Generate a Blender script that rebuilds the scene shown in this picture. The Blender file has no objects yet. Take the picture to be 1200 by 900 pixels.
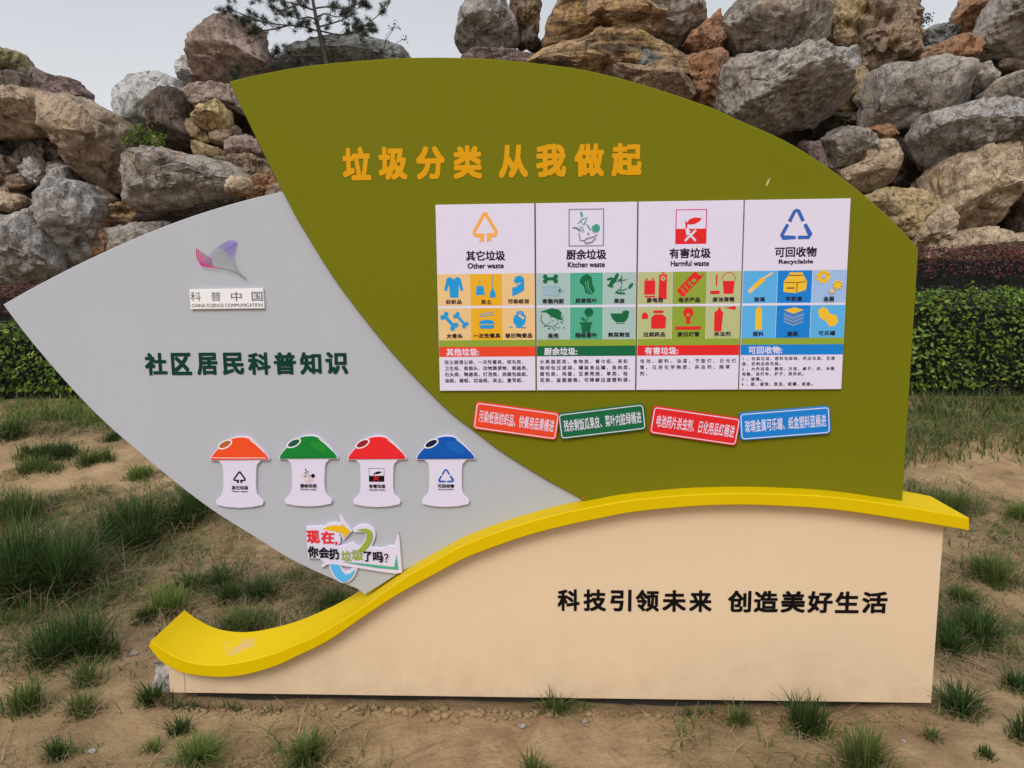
import bpy, bmesh, math, random
import numpy as np
from mathutils import Vector, Matrix
from mathutils.geometry import tessellate_polygon

R = math.radians
SC = bpy.context.scene
COL = SC.collection
random.seed(7)
rng = np.random.default_rng(11)

# ------------------------------------------------------------------ camera
F, CAMY, CAMH = 890.0, -2.63, 1.55
YAW, PITCH, ROLL = R(2.6), R(-8.0), R(-0.63)
_f = Vector((-math.sin(YAW) * math.cos(PITCH), math.cos(YAW) * math.cos(PITCH), math.sin(PITCH)))
_r0 = Vector((math.cos(YAW), math.sin(YAW), 0)); _u0 = _r0.cross(_f)
_r = _r0 * math.cos(ROLL) + _u0 * math.sin(ROLL)
_u = _u0 * math.cos(ROLL) - _r0 * math.sin(ROLL)
cd = bpy.data.cameras.new('camera'); cam = bpy.data.objects.new('camera', cd); COL.objects.link(cam)
cd.sensor_width = 36.0; cd.lens = 36.0 * F / 1200.0; cd.clip_start = 0.05; cd.clip_end = 2000
cam.matrix_world = Matrix(((_r.x, _u.x, -_f.x, 0), (_r.y, _u.y, -_f.y, CAMY), (_r.z, _u.z, -_f.z, CAMH), (0, 0, 0, 1)))
SC.camera = cam

def ray(px, py):
    return _r * (px - 600) - _u * (py - 450) + _f * F

def at(px, py, Y):
    """photo position -> (x, z) on the upright plane y = Y"""
    a = ray(px, py); t = (Y - CAMY) / a.y
    return (a.x * t, CAMH + a.z * t)

# ------------------------------------------------------------------ world, sun, exposure
SUN_EL, SUN_AZ = R(44), R(200)
w = bpy.data.worlds.new('World'); SC.world = w; w.use_nodes = True
nt = w.node_tree; nt.nodes.clear()
wo = nt.nodes.new('ShaderNodeOutputWorld'); bg = nt.nodes.new('ShaderNodeBackground')
sky = nt.nodes.new('ShaderNodeTexSky'); sky.sky_type = 'NISHITA'; sky.sun_disc = False
sky.sun_elevation = SUN_EL; sky.sun_rotation = SUN_AZ; sky.dust_density = 6; sky.air_density = 1.5
bg.inputs['Strength'].default_value = 0.1
tc = nt.nodes.new('ShaderNodeTexCoord'); sp = nt.nodes.new('ShaderNodeSeparateXYZ')
nt.links.new(tc.outputs['Generated'], sp.inputs[0])
rp = nt.nodes.new('ShaderNodeValToRGB'); rp.color_ramp.elements[0].position = 0.0
rp.color_ramp.elements[0].color = (6.9, 7.05, 7.2, 1)
rp.color_ramp.elements[1].position = 1.0; rp.color_ramp.elements[1].color = (9.6, 9.8, 10.3, 1)
e_ = rp.color_ramp.elements.new(0.14); e_.color = (6.5, 6.7, 6.9, 1)
e_ = rp.color_ramp.elements.new(0.32); e_.color = (5.3, 5.45, 5.85, 1)
e_ = rp.color_ramp.elements.new(0.55); e_.color = (8.6, 8.8, 9.3, 1)
nt.links.new(sp.outputs['Z'], rp.inputs[0])
cn = nt.nodes.new('ShaderNodeTexNoise'); cn.inputs['Scale'].default_value = 2.2; cn.inputs['Detail'].default_value = 4
nt.links.new(tc.outputs['Generated'], cn.inputs['Vector'])
cr = nt.nodes.new('ShaderNodeMapRange'); cr.inputs[3].default_value = 0.90; cr.inputs[4].default_value = 1.09
nt.links.new(cn.outputs[0], cr.inputs[0])
sc_ = nt.nodes.new('ShaderNodeVectorMath'); sc_.operation = 'SCALE'
nt.links.new(rp.outputs[0], sc_.inputs[0]); nt.links.new(cr.outputs[0], sc_.inputs['Scale'])
mx = nt.nodes.new('ShaderNodeMix'); mx.data_type = 'RGBA'; mx.inputs[0].default_value = 0.88
nt.links.new(sky.outputs[0], mx.inputs[6]); nt.links.new(sc_.outputs[0], mx.inputs[7])
nt.links.new(mx.outputs[2], bg.inputs['Color']); nt.links.new(bg.outputs[0], wo.inputs[0])
sd = bpy.data.lights.new('sun', 'SUN'); sd.energy = 1.5; sd.angle = R(24); sd.color = (1.0, 0.98, 0.95)
so = bpy.data.objects.new('sun', sd); COL.objects.link(so)
_sd = Vector((math.sin(SUN_AZ) * math.cos(SUN_EL), math.cos(SUN_AZ) * math.cos(SUN_EL), math.sin(SUN_EL)))
so.rotation_euler = _sd.to_track_quat('Z', 'Y').to_euler()
SC.view_settings.view_transform = 'Standard'; SC.view_settings.look = 'None'
SC.view_settings.exposure = 0.33; SC.view_settings.gamma = 1.0
SC.cycles.max_bounces = 6

# ------------------------------------------------------------------ helpers
def link(o, parent=None):
    COL.objects.link(o)
    if parent is not None: o.parent = parent
    return o

def tag(o, label=None, cat=None, group=None, kind=None):
    if label: o['label'] = label
    if cat: o['category'] = cat
    if group: o['group'] = group
    if kind: o['kind'] = kind
    return o

def empty(name, loc=(0, 0, 0)):
    o = bpy.data.objects.new(name, None); o.location = loc; o.empty_display_size = 0.1
    return link(o)

def mesh_obj(name, verts, faces, mats, parent=None, idx=None, smooth=False, loc=None):
    me = bpy.data.meshes.new(name)
    me.from_pydata([tuple(v) for v in verts] if not isinstance(verts, np.ndarray) else verts.tolist(), [],
                   faces if not isinstance(faces, np.ndarray) else faces.tolist())
    for m in (mats if isinstance(mats, (list, tuple)) else [mats]): me.materials.append(m)
    if idx is not None: me.polygons.foreach_set('material_index', idx)
    if smooth: me.polygons.foreach_set('use_smooth', [True] * len(me.polygons))
    me.update()
    o = bpy.data.objects.new(name, me)
    if loc is not None: o.location = loc
    return link(o, parent)

def bm_obj(name, bm, mats, parent=None, smooth=False):
    me = bpy.data.meshes.new(name); bmesh.ops.recalc_face_normals(bm, faces=bm.faces)
    bm.to_mesh(me); bm.free()
    for m in (mats if isinstance(mats, (list, tuple)) else [mats]): me.materials.append(m)
    if smooth: me.polygons.foreach_set('use_smooth', [True] * len(me.polygons))
    o = bpy.data.objects.new(name, me)
    return link(o, parent)

def prism(name, pts, y0, y1, mat, parent=None, bevel=0.0):
    """outline pts (x,z) extruded from y0 (front) to y1 (back), with a small chamfer round the front"""
    q = []
    for p in pts:
        if not q or math.hypot(p[0] - q[-1][0], p[1] - q[-1][1]) > 1e-5: q.append(p)
    if math.hypot(q[0][0] - q[-1][0], q[0][1] - q[-1][1]) < 1e-5: q.pop()
    P_ = np.array(q); n = len(P_); a = np.roll(P_, 1, 0); b = np.roll(P_, -1, 0)
    area = (P_[:, 0] * b[:, 1] - b[:, 0] * P_[:, 1]).sum()
    if area < 0: P_ = P_[::-1].copy(); a = np.roll(P_, 1, 0); b = np.roll(P_, -1, 0)
    e1 = P_ - a; e1 /= np.linalg.norm(e1, axis=1)[:, None]; e2 = b - P_; e2 /= np.linalg.norm(e2, axis=1)[:, None]
    nn = np.stack([-(e1 + e2)[:, 1], (e1 + e2)[:, 0]], 1); L = np.linalg.norm(nn, axis=1)[:, None]; nn /= np.maximum(L, 1e-6); inn = P_ + nn * bevel * np.minimum(1 / np.maximum(L / 2, .4), 1.6)
    V = [(x, y0, z) for x, z in (inn if bevel else P_)] + ([(x, y0 + bevel, z) for x, z in P_] if bevel else []) + [(x, y1, z) for x, z in P_]
    T = tessellate_polygon([[Vector((x, z, 0)) for x, z in P_]]); m = 2 if bevel else 1
    F_ = [tuple(t) for t in T] + [tuple(k + n * m for k in t[::-1]) for t in T]
    for l in range(m):
        for i in range(n):
            j = (i + 1) % n; F_.append((l * n + i, l * n + j, (l + 1) * n + j, (l + 1) * n + i))
    bm = bmesh.new(); vs = [bm.verts.new(v) for v in V]
    for f in F_:
        try: bm.faces.new([vs[k] for k in f])
        except ValueError: pass
    return bm_obj(name, bm, mat, parent)

def smooth_curve(pts, n=8):
    """Catmull-Rom through pts"""
    out = []
    P = [pts[0]] + list(pts) + [pts[-1]]
    for i in range(1, len(P) - 2):
        p0, p1, p2, p3 = [np.array(P[j], float) for j in (i - 1, i, i + 1, i + 2)]
        for k in range(n):
            t = k / n
            out.append(tuple(0.5 * ((2 * p1) + (-p0 + p2) * t + (2 * p0 - 5 * p1 + 4 * p2 - p3) * t * t + (-p0 + 3 * p1 - 3 * p2 + p3) * t ** 3)))
    out.append(tuple(pts[-1]))
    return out

# numpy gradient noise -------------------------------------------------
_pr = np.random.default_rng(5); PERM = np.concatenate([_pr.permutation(256)] * 3)
_g = _pr.normal(size=(256, 3)); GR = _g / np.linalg.norm(_g, axis=1)[:, None]
def noise(p):
    pi = np.floor(p).astype(np.int64); pf = p - pi; pi &= 255
    u = pf * pf * pf * (pf * (pf * 6 - 15) + 10)
    res = 0
    for dx in (0, 1):
        for dy in (0, 1):
            for dz in (0, 1):
                h = PERM[PERM[PERM[(pi[:, 0] + dx)] + pi[:, 1] + dy] + pi[:, 2] + dz]
                g = GR[h]
                d = (g[:, 0] * (pf[:, 0] - dx) + g[:, 1] * (pf[:, 1] - dy) + g[:, 2] * (pf[:, 2] - dz))
                wx = u[:, 0] if dx else 1 - u[:, 0]; wy = u[:, 1] if dy else 1 - u[:, 1]; wz = u[:, 2] if dz else 1 - u[:, 2]
                res = res + d * wx * wy * wz
    return res * 1.5
def fbm(p, o=4, lac=2.03, g=0.5):
    s = 0; a = 1
    for _ in range(o):
        s = s + a * noise(p); p = p * lac + 17.3; a *= g
    return s
def ridged(p, o=4, g=0.55):
    s = 0; a = 1
    for _ in range(o):
        s = s + a * (1 - np.abs(noise(p)) * 2); p = p * 2.07 + 9.1; a *= g
    return s / 2

# ------------------------------------------------------------------ materials
def newmat(name):
    m = bpy.data.materials.new(name); m.use_nodes = True
    return m, m.node_tree, m.node_tree.nodes['Principled BSDF']

def nd(nt, t, **kw):
    n = nt.nodes.new(t)
    for k, v in kw.items():
        if k.startswith('i_'): n.inputs[k[2:].replace('_', ' ')].default_value = v
        else: setattr(n, k, v)
    return n

def mixc(nt, fac, a, b, mode='MIX'):
    m = nt.nodes.new('ShaderNodeMix'); m.data_type = 'RGBA'; m.blend_type = mode
    for s, v in ((0, fac), (6, a), (7, b)):
        if hasattr(v, 'type') and hasattr(v, 'node'): nt.links.new(v, m.inputs[s])
        elif s == 0: m.inputs[0].default_value = v
        else: m.inputs[s].default_value = (*v, 1)
    return m.outputs[2]

def ramp(nt, src, a, b, lo=0.0, hi=1.0):
    m = nt.nodes.new('ShaderNodeMapRange'); nt.links.new(src, m.inputs[0])
    m.inputs[1].default_value = a; m.inputs[2].default_value = b; m.inputs[3].default_value = lo; m.inputs[4].default_value = hi
    return m.outputs[0]

def paint(name, col, rough=0.45, dirt=0.06, scale=3.0, dust=None, bump=0.0, spec=0.14):
    """painted sheet or print: even colour with faint grime and uneven gloss"""
    m, nt, b = newmat(name)
    tc = nd(nt, 'ShaderNodeTexCoord')
    n = nd(nt, 'ShaderNodeTexNoise', i_Scale=scale, i_Detail=6, i_Roughness=0.65); nt.links.new(tc.outputs['Object'], n.inputs['Vector'])
    n2 = nd(nt, 'ShaderNodeTexNoise', i_Scale=scale * 22, i_Detail=3); nt.links.new(tc.outputs['Object'], n2.inputs['Vector'])
    c = mixc(nt, ramp(nt, n.outputs[0], 0.35, 0.75, 0, dirt * 2), col, tuple(v * 0.72 + 0.03 for v in col))
    c = mixc(nt, ramp(nt, n2.outputs[0], 0.62, 0.78, 0, dirt), c, (0.25, 0.2, 0.14))
    if bump or dust or name in ('olive_paint', 'grey_paint'):
        mp_ = nd(nt, 'ShaderNodeMapping'); mp_.inputs['Scale'].default_value = (26, 26, 0.9); nt.links.new(tc.outputs['Object'], mp_.inputs[0])
        n4 = nd(nt, 'ShaderNodeTexNoise', i_Scale=1.0, i_Detail=5, i_Roughness=0.6); nt.links.new(mp_.outputs[0], n4.inputs['Vector'])
        c = mixc(nt, ramp(nt, n4.outputs[0], 0.5, 0.75, 0, 0.10), c, tuple(v * 0.8 + 0.02 for v in col))
        n5 = nd(nt, 'ShaderNodeTexNoise', i_Scale=0.8, i_Detail=2); nt.links.new(tc.outputs['Object'], n5.inputs['Vector'])
        c = mixc(nt, ramp(nt, n5.outputs[0], 0.4, 0.62, 0, 0.16), c, tuple(v * 0.85 for v in col))
    if dust:   # splashed soil low down, by height above the ground
        sp = nd(nt, 'ShaderNodeSeparateXYZ'); nt.links.new(tc.outputs['Object'], sp.inputs[0])
        h = ramp(nt, sp.outputs['Z'], 0.0, dust, 1.0, 0.0)
        n3 = nd(nt, 'ShaderNodeTexNoise', i_Scale=9, i_Detail=8, i_Roughness=0.7); nt.links.new(tc.outputs['Object'], n3.inputs['Vector'])
        mu = nd(nt, 'ShaderNodeMath', operation='MULTIPLY'); nt.links.new(h, mu.inputs[0]); nt.links.new(ramp(nt, n3.outputs[0], 0.35, 0.7, 0.0, 0.42), mu.inputs[1])
        c = mixc(nt, mu.outputs[0], c, (0.42, 0.29, 0.18))
        n6 = nd(nt, 'ShaderNodeTexVoronoi', i_Scale=95); nt.links.new(tc.outputs['Object'], n6.inputs['Vector'])   # splash specks
        sp6 = ramp(nt, n6.outputs['Distance'], 0.12, 0.2, 1.0, 0.0); h6 = ramp(nt, sp.outputs['Z'], 0.0, 0.16, 1.0, 0.0)
        n7 = nd(nt, 'ShaderNodeTexNoise', i_Scale=14, i_Detail=3); nt.links.new(tc.outputs['Object'], n7.inputs['Vector'])
        m6 = nd(nt, 'ShaderNodeMath', operation='MULTIPLY'); nt.links.new(sp6, m6.inputs[0]); nt.links.new(h6, m6.inputs[1])
        m7 = nd(nt, 'ShaderNodeMath', operation='MULTIPLY'); nt.links.new(m6.outputs[0], m7.inputs[0]); nt.links.new(ramp(nt, n7.outputs[0], 0.5, 0.65, 0, 0.9), m7.inputs[1])
        c = mixc(nt, m7.outputs[0], c, (0.22, 0.14, 0.08))
    nt.links.new(c, b.inputs['Base Color'])
    nt.links.new(ramp(nt, n.outputs[0], 0.3, 0.7, rough - 0.07, rough + 0.1), b.inputs['Roughness'])
    b.inputs['Specular IOR Level'].default_value = spec
    if bump:
        bp = nd(nt, 'ShaderNodeBump', i_Strength=bump, i_Distance=0.003); nt.links.new(n2.outputs[0], bp.inputs['Height']); nt.links.new(bp.outputs[0], b.inputs['Normal'])
    return m

M = {}
def P(key, col, **k):
    M[key] = paint(key + '_paint', col, **k); return M[key]
P('olive', (0.152, 0.152, 0.004), spec=0.06, rough=0.6, dirt=0.05, scale=1.5)
P('grey', (0.415, 0.43, 0.47), rough=0.5, dirt=0.05, scale=1.5)
P('tan', (0.70, 0.53, 0.35), spec=0.12, rough=0.6, dirt=0.05, scale=1.7, dust=0.32)
P('white', (0.66, 0.61, 0.76), rough=0.4, dirt=0.025)
P('pvc', (0.76, 0.75, 0.75), rough=0.45, dirt=0.03)
P('orange_letter', (0.62, 0.29, 0.002), spec=0.1, dirt=0.03)
P('green_letter', (0.004, 0.040, 0.030), dirt=0.0, spec=0.08)
P('black', (0.006, 0.005, 0.006), dirt=0.0, spec=0.08)
P('ink', (0.02, 0.012, 0.03), dirt=0.0, spec=0.1)
P('orange', (0.80, 0.37, 0.075), dirt=0.0)
P('peach', (0.72, 0.48, 0.22), dirt=0.0)
P('amber', (0.72, 0.38, 0.015), dirt=0.0)
P('cyan', (0.015, 0.28, 0.62), dirt=0.0)
P('pale_teal', (0.34, 0.47, 0.46), dirt=0.0)
P('teal', (0.075, 0.36, 0.24), dirt=0.0)
P('dark_green', (0.006, 0.12, 0.045), dirt=0.0)
P('sage', (0.42, 0.45, 0.22), dirt=0.0)
P('leaf_green', (0.24, 0.33, 0.035), dirt=0.0)
P('red', (0.66, 0.018, 0.02), dirt=0.0)
P('red_orange', (0.72, 0.055, 0.02), dirt=0.0)
P('sky_blue', (0.09, 0.38, 0.72), dirt=0.0)
P('pale_blue', (0.30, 0.45, 0.72), dirt=0.0)
P('blue', (0.008, 0.19, 0.58), dirt=0.0)
P('royal', (0.035, 0.11, 0.42), dirt=0.0)
P('yellow_print', (0.76, 0.46, 0.03), dirt=0.0)
P('frame_grey', (0.22, 0.22, 0.30), dirt=0.0)
P('mint', (0.05, 0.30, 0.22), dirt=0.0)
P('badge_green', (0.28, 0.36, 0.04), dirt=0.0)
P('badge_blue', (0.08, 0.42, 0.75), dirt=0.0)
P('badge_yellow', (0.72, 0.44, 0.01), dirt=0.0)
P('magenta', (0.60, 0.02, 0.22), dirt=0.0)
P('violet', (0.20, 0.15, 0.55), dirt=0.0)
P('slate', (0.12, 0.11, 0.16), dirt=0.0)
P('edge_grey', (0.30, 0.29, 0.29), dirt=0.05)
P('lid_orange', (0.78, 0.075, 0.018), rough=0.3, dirt=0.0)
P('lid_green', (0.008, 0.20, 0.030), rough=0.3, dirt=0.0)
P('lid_red', (0.74, 0.022, 0.028), rough=0.3, dirt=0.0)
P('lid_blue', (0.006, 0.085, 0.40), rough=0.3, dirt=0.0)
P('lid_mid', (0.008, 0.115, 0.46), rough=0.3, dirt=0.0)
P('lid_light', (0.03, 0.22, 0.60), rough=0.3, dirt=0.0)
P('lid_green_mid', (0.018, 0.235, 0.03), rough=0.3, dirt=0.0)
P('hole_orange', (0.45, 0.10, 0.03), dirt=0.0)
P('hole_green', (0.01, 0.09, 0.06), dirt=0.0)
P('hole_red', (0.30, 0.015, 0.02), dirt=0.0)
P('hole_navy', (0.008, 0.01, 0.05), dirt=0.0)
P('steel', (0.05, 0.045, 0.04), rough=0.7, dirt=0.3)

def yellow_mat():
    m, nt, b = newmat('yellow_band_paint')
    tc = nd(nt, 'ShaderNodeTexCoord')
    n = nd(nt, 'ShaderNodeTexNoise', i_Scale=3, i_Detail=6); nt.links.new(tc.outputs['Object'], n.inputs['Vector'])
    c = mixc(nt, ramp(nt, n.outputs[0], 0.35, 0.75, 0, 0.25), (0.63, 0.435, 0.0), (0.57, 0.38, 0.0))
    # a worn patch where the paint has rubbed off the curved end
    wx, wz = at(277, 752, 0.06)
    g = nd(nt, 'ShaderNodeVectorMath', operation='SUBTRACT'); nt.links.new(tc.outputs['Object'], g.inputs[0]); g.inputs[1].default_value = (wx, 0.08, wz)
    ms = nd(nt, 'ShaderNodeVectorMath', operation='MULTIPLY'); nt.links.new(g.outputs[0], ms.inputs[0]); ms.inputs[1].default_value = (13, 9.5, 6)
    n2 = nd(nt, 'ShaderNodeTexNoise', i_Scale=11, i_Detail=5, i_Roughness=0.6); nt.links.new(tc.outputs['Object'], n2.inputs['Vector'])
    sb = nd(nt, 'ShaderNodeVectorMath', operation='LENGTH'); nt.links.new(ms.outputs[0], sb.inputs[0])
    ad = nd(nt, 'ShaderNodeMath', operation='ADD'); nt.links.new(sb.outputs['Value'], ad.inputs[0])
    nt.links.new(ramp(nt, n2.outputs[0], 0.25, 0.75, -0.55, 0.55), ad.inputs[1])
    f = ramp(nt, ad.outputs[0], 0.40, 0.62, 0.7, 0.0)
    c = mixc(nt, f, c, (0.50, 0.36, 0.22))
    nt.links.new(c, b.inputs['Base Color']); b.inputs['Roughness'].default_value = 0.5; b.inputs['Specular IOR Level'].default_value = 0.1
    return m
M['yellow'] = yellow_mat()

def rock_mat(name, base, second, dark, strat=0.0, white=0.0, accent=None):
    m, nt, b = newmat(name)
    tc = nd(nt, 'ShaderNodeTexCoord'); oi = nd(nt, 'ShaderNodeObjectInfo')
    sc = nd(nt, 'ShaderNodeMath', operation='MULTIPLY', ); nt.links.new(oi.outputs['Random'], sc.inputs[0]); sc.inputs[1].default_value = 40
    off = nd(nt, 'ShaderNodeVectorMath', operation='ADD'); nt.links.new(tc.outputs['Object'], off.inputs[0]); nt.links.new(sc.outputs[0], off.inputs[1])
    v = off.outputs[0]
    def N(s, d=6, r=0.6, vec=v, dist=0.0):
        n = nd(nt, 'ShaderNodeTexNoise', i_Scale=s, i_Detail=d, i_Roughness=r, i_Distortion=dist); nt.links.new(vec, n.inputs['Vector']); return n.outputs[0]
    big = N(1.6, 5, 0.6, dist=0.6); mid = N(6, 8, 0.72); fine = N(34, 6, 0.7)
    sq = nd(nt, 'ShaderNodeMapping'); sq.inputs['Scale'].default_value = (7, 7, 1.3); nt.links.new(v, sq.inputs[0])
    streak = N(1.0, 6, 0.65, sq.outputs[0], 0.8)
    la = nd(nt, 'ShaderNodeMapping'); la.inputs['Scale'].default_value = (1.0, 1.0, 9); la.inputs['Rotation'].default_value = (0.1, 0.22, 0); nt.links.new(v, la.inputs[0])
    layer = N(1.0, 6, 0.6, la.outputs[0], 0.7)
    c = mixc(nt, ramp(nt, big, 0.40, 0.60), base, second)
    if accent: c = mixc(nt, ramp(nt, N(2.3, 5, 0.6, dist=0.4), 0.54, 0.66, 0, 0.9), c, accent)
    c = mixc(nt, ramp(nt, mid, 0.44, 0.66, 0, 0.55), c, tuple(min(1, x * 1.35 + 0.02) for x in base))
    c = mixc(nt, ramp(nt, streak, 0.52, 0.66, 0, 0.75), c, dark)
    if strat: c = mixc(nt, ramp(nt, layer, 0.5, 0.62, 0, strat), c, dark)
    if white: c = mixc(nt, ramp(nt, streak, 0.46, 0.36, 0, white), c, (0.48, 0.47, 0.45))
    c = mixc(nt, ramp(nt, N(11, 8, 0.75), 0.53, 0.64, 0, 0.6), c, dark)
    c = mixc(nt, ramp(nt, fine, 0.52, 0.68, 0, 0.65), c, tuple(x * 0.6 for x in dark))
    c = mixc(nt, ramp(nt, N(55, 4, 0.7), 0.56, 0.68, 0, 0.35), c, tuple(min(.6, x * 1.7) for x in base))
    vor = nd(nt, 'ShaderNodeTexVoronoi', i_Scale=2.6); vor.feature = 'DISTANCE_TO_EDGE'
    wv = nd(nt, 'ShaderNodeVectorMath', operation='MULTIPLY_ADD'); nt.links.new(N(3.5, 6, 0.7), wv.inputs[0]); wv.inputs[1].default_value = (0.8, 0.8, 0.8); nt.links.new(v, wv.inputs[2])
    nt.links.new(wv.outputs[0], vor.inputs['Vector'])
    crack = ramp(nt, vor.outputs['Distance'], 0.0, 0.025, 0.0, 1.0)
    c = mixc(nt, ramp(nt, vor.outputs['Distance'], 0.0, 0.012, 0.6, 0.0), c, tuple(x * 0.45 for x in dark))
    nt.links.new(c, b.inputs['Base Color']); b.inputs['Roughness'].default_value = 0.9
    b.inputs['Specular IOR Level'].default_value = 0.2
    def add(a, bb, k):
        s = nd(nt, 'ShaderNodeMath', operation='MULTIPLY_ADD'); nt.links.new(bb, s.inputs[0]); s.inputs[1].default_value = k; nt.links.new(a, s.inputs[2]); return s.outputs[0]
    h = add(mid, fine, 0.35); h = add(h, crack, 0.25); h = add(h, layer, 0.9 * max(strat, 0.3)); h = add(h, streak, 0.5)
    bp = nd(nt, 'ShaderNodeBump', i_Strength=1.0, i_Distance=0.09); nt.links.new(h, bp.inputs['Height']); nt.links.new(bp.outputs[0], b.inputs['Normal'])
    return m
RM = dict(
    grey=rock_mat('grey_limestone', (0.464, 0.414, 0.365), (0.309, 0.260, 0.218), (0.085, 0.068, 0.052), white=0.5, accent=(0.464, 0.344, 0.224)),
    tan=rock_mat('tan_limestone', (0.505, 0.386, 0.281), (0.380, 0.288, 0.211), (0.114, 0.080, 0.055), accent=(0.533, 0.365, 0.197)),
    cream=rock_mat('cream_limestone', (0.620, 0.492, 0.330), (0.478, 0.358, 0.245), (0.211, 0.140, 0.087), accent=(0.590, 0.408, 0.224)),
    pink=rock_mat('pinkish_limestone', (0.492, 0.386, 0.330), (0.380, 0.281, 0.232), (0.169, 0.112, 0.084)),
    ochre=rock_mat('ochre_sandstone', (0.562, 0.358, 0.183), (0.352, 0.245, 0.169), (0.06, 0.04, 0.027), strat=0.85, accent=(0.620, 0.408, 0.140)),
    rust=rock_mat('rusty_sandstone', (0.478, 0.239, 0.127), (0.393, 0.253, 0.169), (0.06, 0.032, 0.022), strat=0.3, accent=(0.590, 0.281, 0.127)),
    brown=rock_mat('brown_sandstone', (0.408, 0.295, 0.197), (0.281, 0.211, 0.155), (0.055, 0.04, 0.03), strat=0.6, accent=(0.505, 0.323, 0.169)),
    dark=rock_mat('dark_and_recess_shade_stone', (0.183, 0.140, 0.112), (0.085, 0.068, 0.055), (0.03, 0.022, 0.018)),  # dark brown stone; on recess stones and hill the tone is painted shade
    pale=rock_mat('pale_granite', (0.620, 0.620, 0.620), (0.533, 0.492, 0.450), (0.183, 0.161, 0.140), white=0.5),
    slate=rock_mat('slate_blue_stone', (0.323, 0.337, 0.323), (0.239, 0.239, 0.218), (0.06, 0.055, 0.05)),
    purple=rock_mat('purple_brown_stone', (0.323, 0.232, 0.211), (0.239, 0.175, 0.155), (0.05, 0.035, 0.035), strat=0.7),
    yellow=rock_mat('yellow_sandstone', (0.620, 0.470, 0.245), (0.492, 0.365, 0.224), (0.114, 0.074, 0.040), strat=0.3, accent=(0.620, 0.450, 0.169)),
    mossy=rock_mat('lichen_stone', (0.352, 0.323, 0.169), (0.281, 0.232, 0.169), (0.05, 0.04, 0.03)),
    streak=rock_mat('streaked_grey_stone', (0.478, 0.435, 0.408), (0.309, 0.281, 0.260), (0.075, 0.066, 0.06), white=0.7),
)

def bark_mat(name, c):
    m, nt, b = newmat(name)
    tc = nd(nt, 'ShaderNodeTexCoord'); n = nd(nt, 'ShaderNodeTexNoise', i_Scale=30, i_Detail=6); nt.links.new(tc.outputs['Object'], n.inputs['Vector'])
    nt.links.new(mixc(nt, n.outputs[0], tuple(v * 0.5 for v in c), tuple(v * 1.5 for v in c)), b.inputs['Base Color']); b.inputs['Roughness'].default_value = 0.9
    bp = nd(nt, 'ShaderNodeBump', i_Strength=0.6, i_Distance=0.01); nt.links.new(n.outputs[0], bp.inputs['Height']); nt.links.new(bp.outputs[0], b.inputs['Normal'])
    return m
def plant_mat(name, c1, c2, c3=None, rough=0.55, trans=0.35):
    m, nt, b = newmat(name)
    g = nd(nt, 'ShaderNodeNewGeometry')
    c = mixc(nt, g.outputs['Random Per Island'], c1, c2)
    if c3: c = mixc(nt, ramp(nt, g.outputs['Random Per Island'], 0.88, 0.97), c, c3)
    tc = nd(nt, 'ShaderNodeTexCoord'); n = nd(nt, 'ShaderNodeTexNoise', i_Scale=7, i_Detail=3); nt.links.new(tc.outputs['Object'], n.inputs['Vector'])
    c = mixc(nt, ramp(nt, n.outputs[0], 0.4, 0.65, 0, 0.35), c, tuple(v * 0.6 for v in c1))
    nt.links.new(c, b.inputs['Base Color']); b.inputs['Roughness'].default_value = rough; b.inputs['Specular IOR Level'].default_value = 0.18
    tr = nd(nt, 'ShaderNodeBsdfTranslucent'); nt.links.new(c, tr.inputs[0])
    ms = nd(nt, 'ShaderNodeMixShader', i_Fac=trans); nt.links.new(b.outputs[0], ms.inputs[1]); nt.links.new(tr.outputs[0], ms.inputs[2])
    nt.links.new(ms.outputs[0], nt.nodes['Material Output'].inputs[0])
    return m
M['grass_dark'] = plant_mat('dark_grass', (0.028, 0.056, 0.013), (0.082, 0.135, 0.032), (0.17, 0.21, 0.08))
M['grass_mid'] = plant_mat('mid_grass', (0.07, 0.105, 0.026), (0.155, 0.20, 0.055), (0.27, 0.24, 0.12))
M['grass_light'] = plant_mat('light_grass', (0.095, 0.155, 0.030), (0.21, 0.27, 0.065), (0.30, 0.28, 0.12))
M['straw'] = plant_mat('dry_straw', (0.24, 0.16, 0.09), (0.42, 0.31, 0.19), None, 0.8, 0.15)
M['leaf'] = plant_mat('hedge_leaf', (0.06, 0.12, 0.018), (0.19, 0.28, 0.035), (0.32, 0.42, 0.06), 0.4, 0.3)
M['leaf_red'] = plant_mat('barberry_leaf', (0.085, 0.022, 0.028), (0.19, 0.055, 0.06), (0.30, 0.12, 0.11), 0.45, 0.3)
M['leaf_shade'] = plant_mat('shade_toned_leaf', (0.006, 0.011, 0.003), (0.016, 0.028, 0.007), None, 0.5, 0.1)  # near-black copy of the hedge leaf; interior shade put into its colour
M['core_dark'] = bark_mat('hedge_shade_black', (0.006, 0.006, 0.004)); M['needle'] = plant_mat('pine_needle', (0.035, 0.045, 0.032), (0.06, 0.075, 0.045), (0.10, 0.08, 0.05), 0.6, 0.1)  # first colour paints the shade inside the hedges
M['bark'] = bark_mat('pine_bark', (0.06, 0.048, 0.042))
M['twig'] = bark_mat('hedge_twig', (0.04, 0.03, 0.022))

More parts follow.
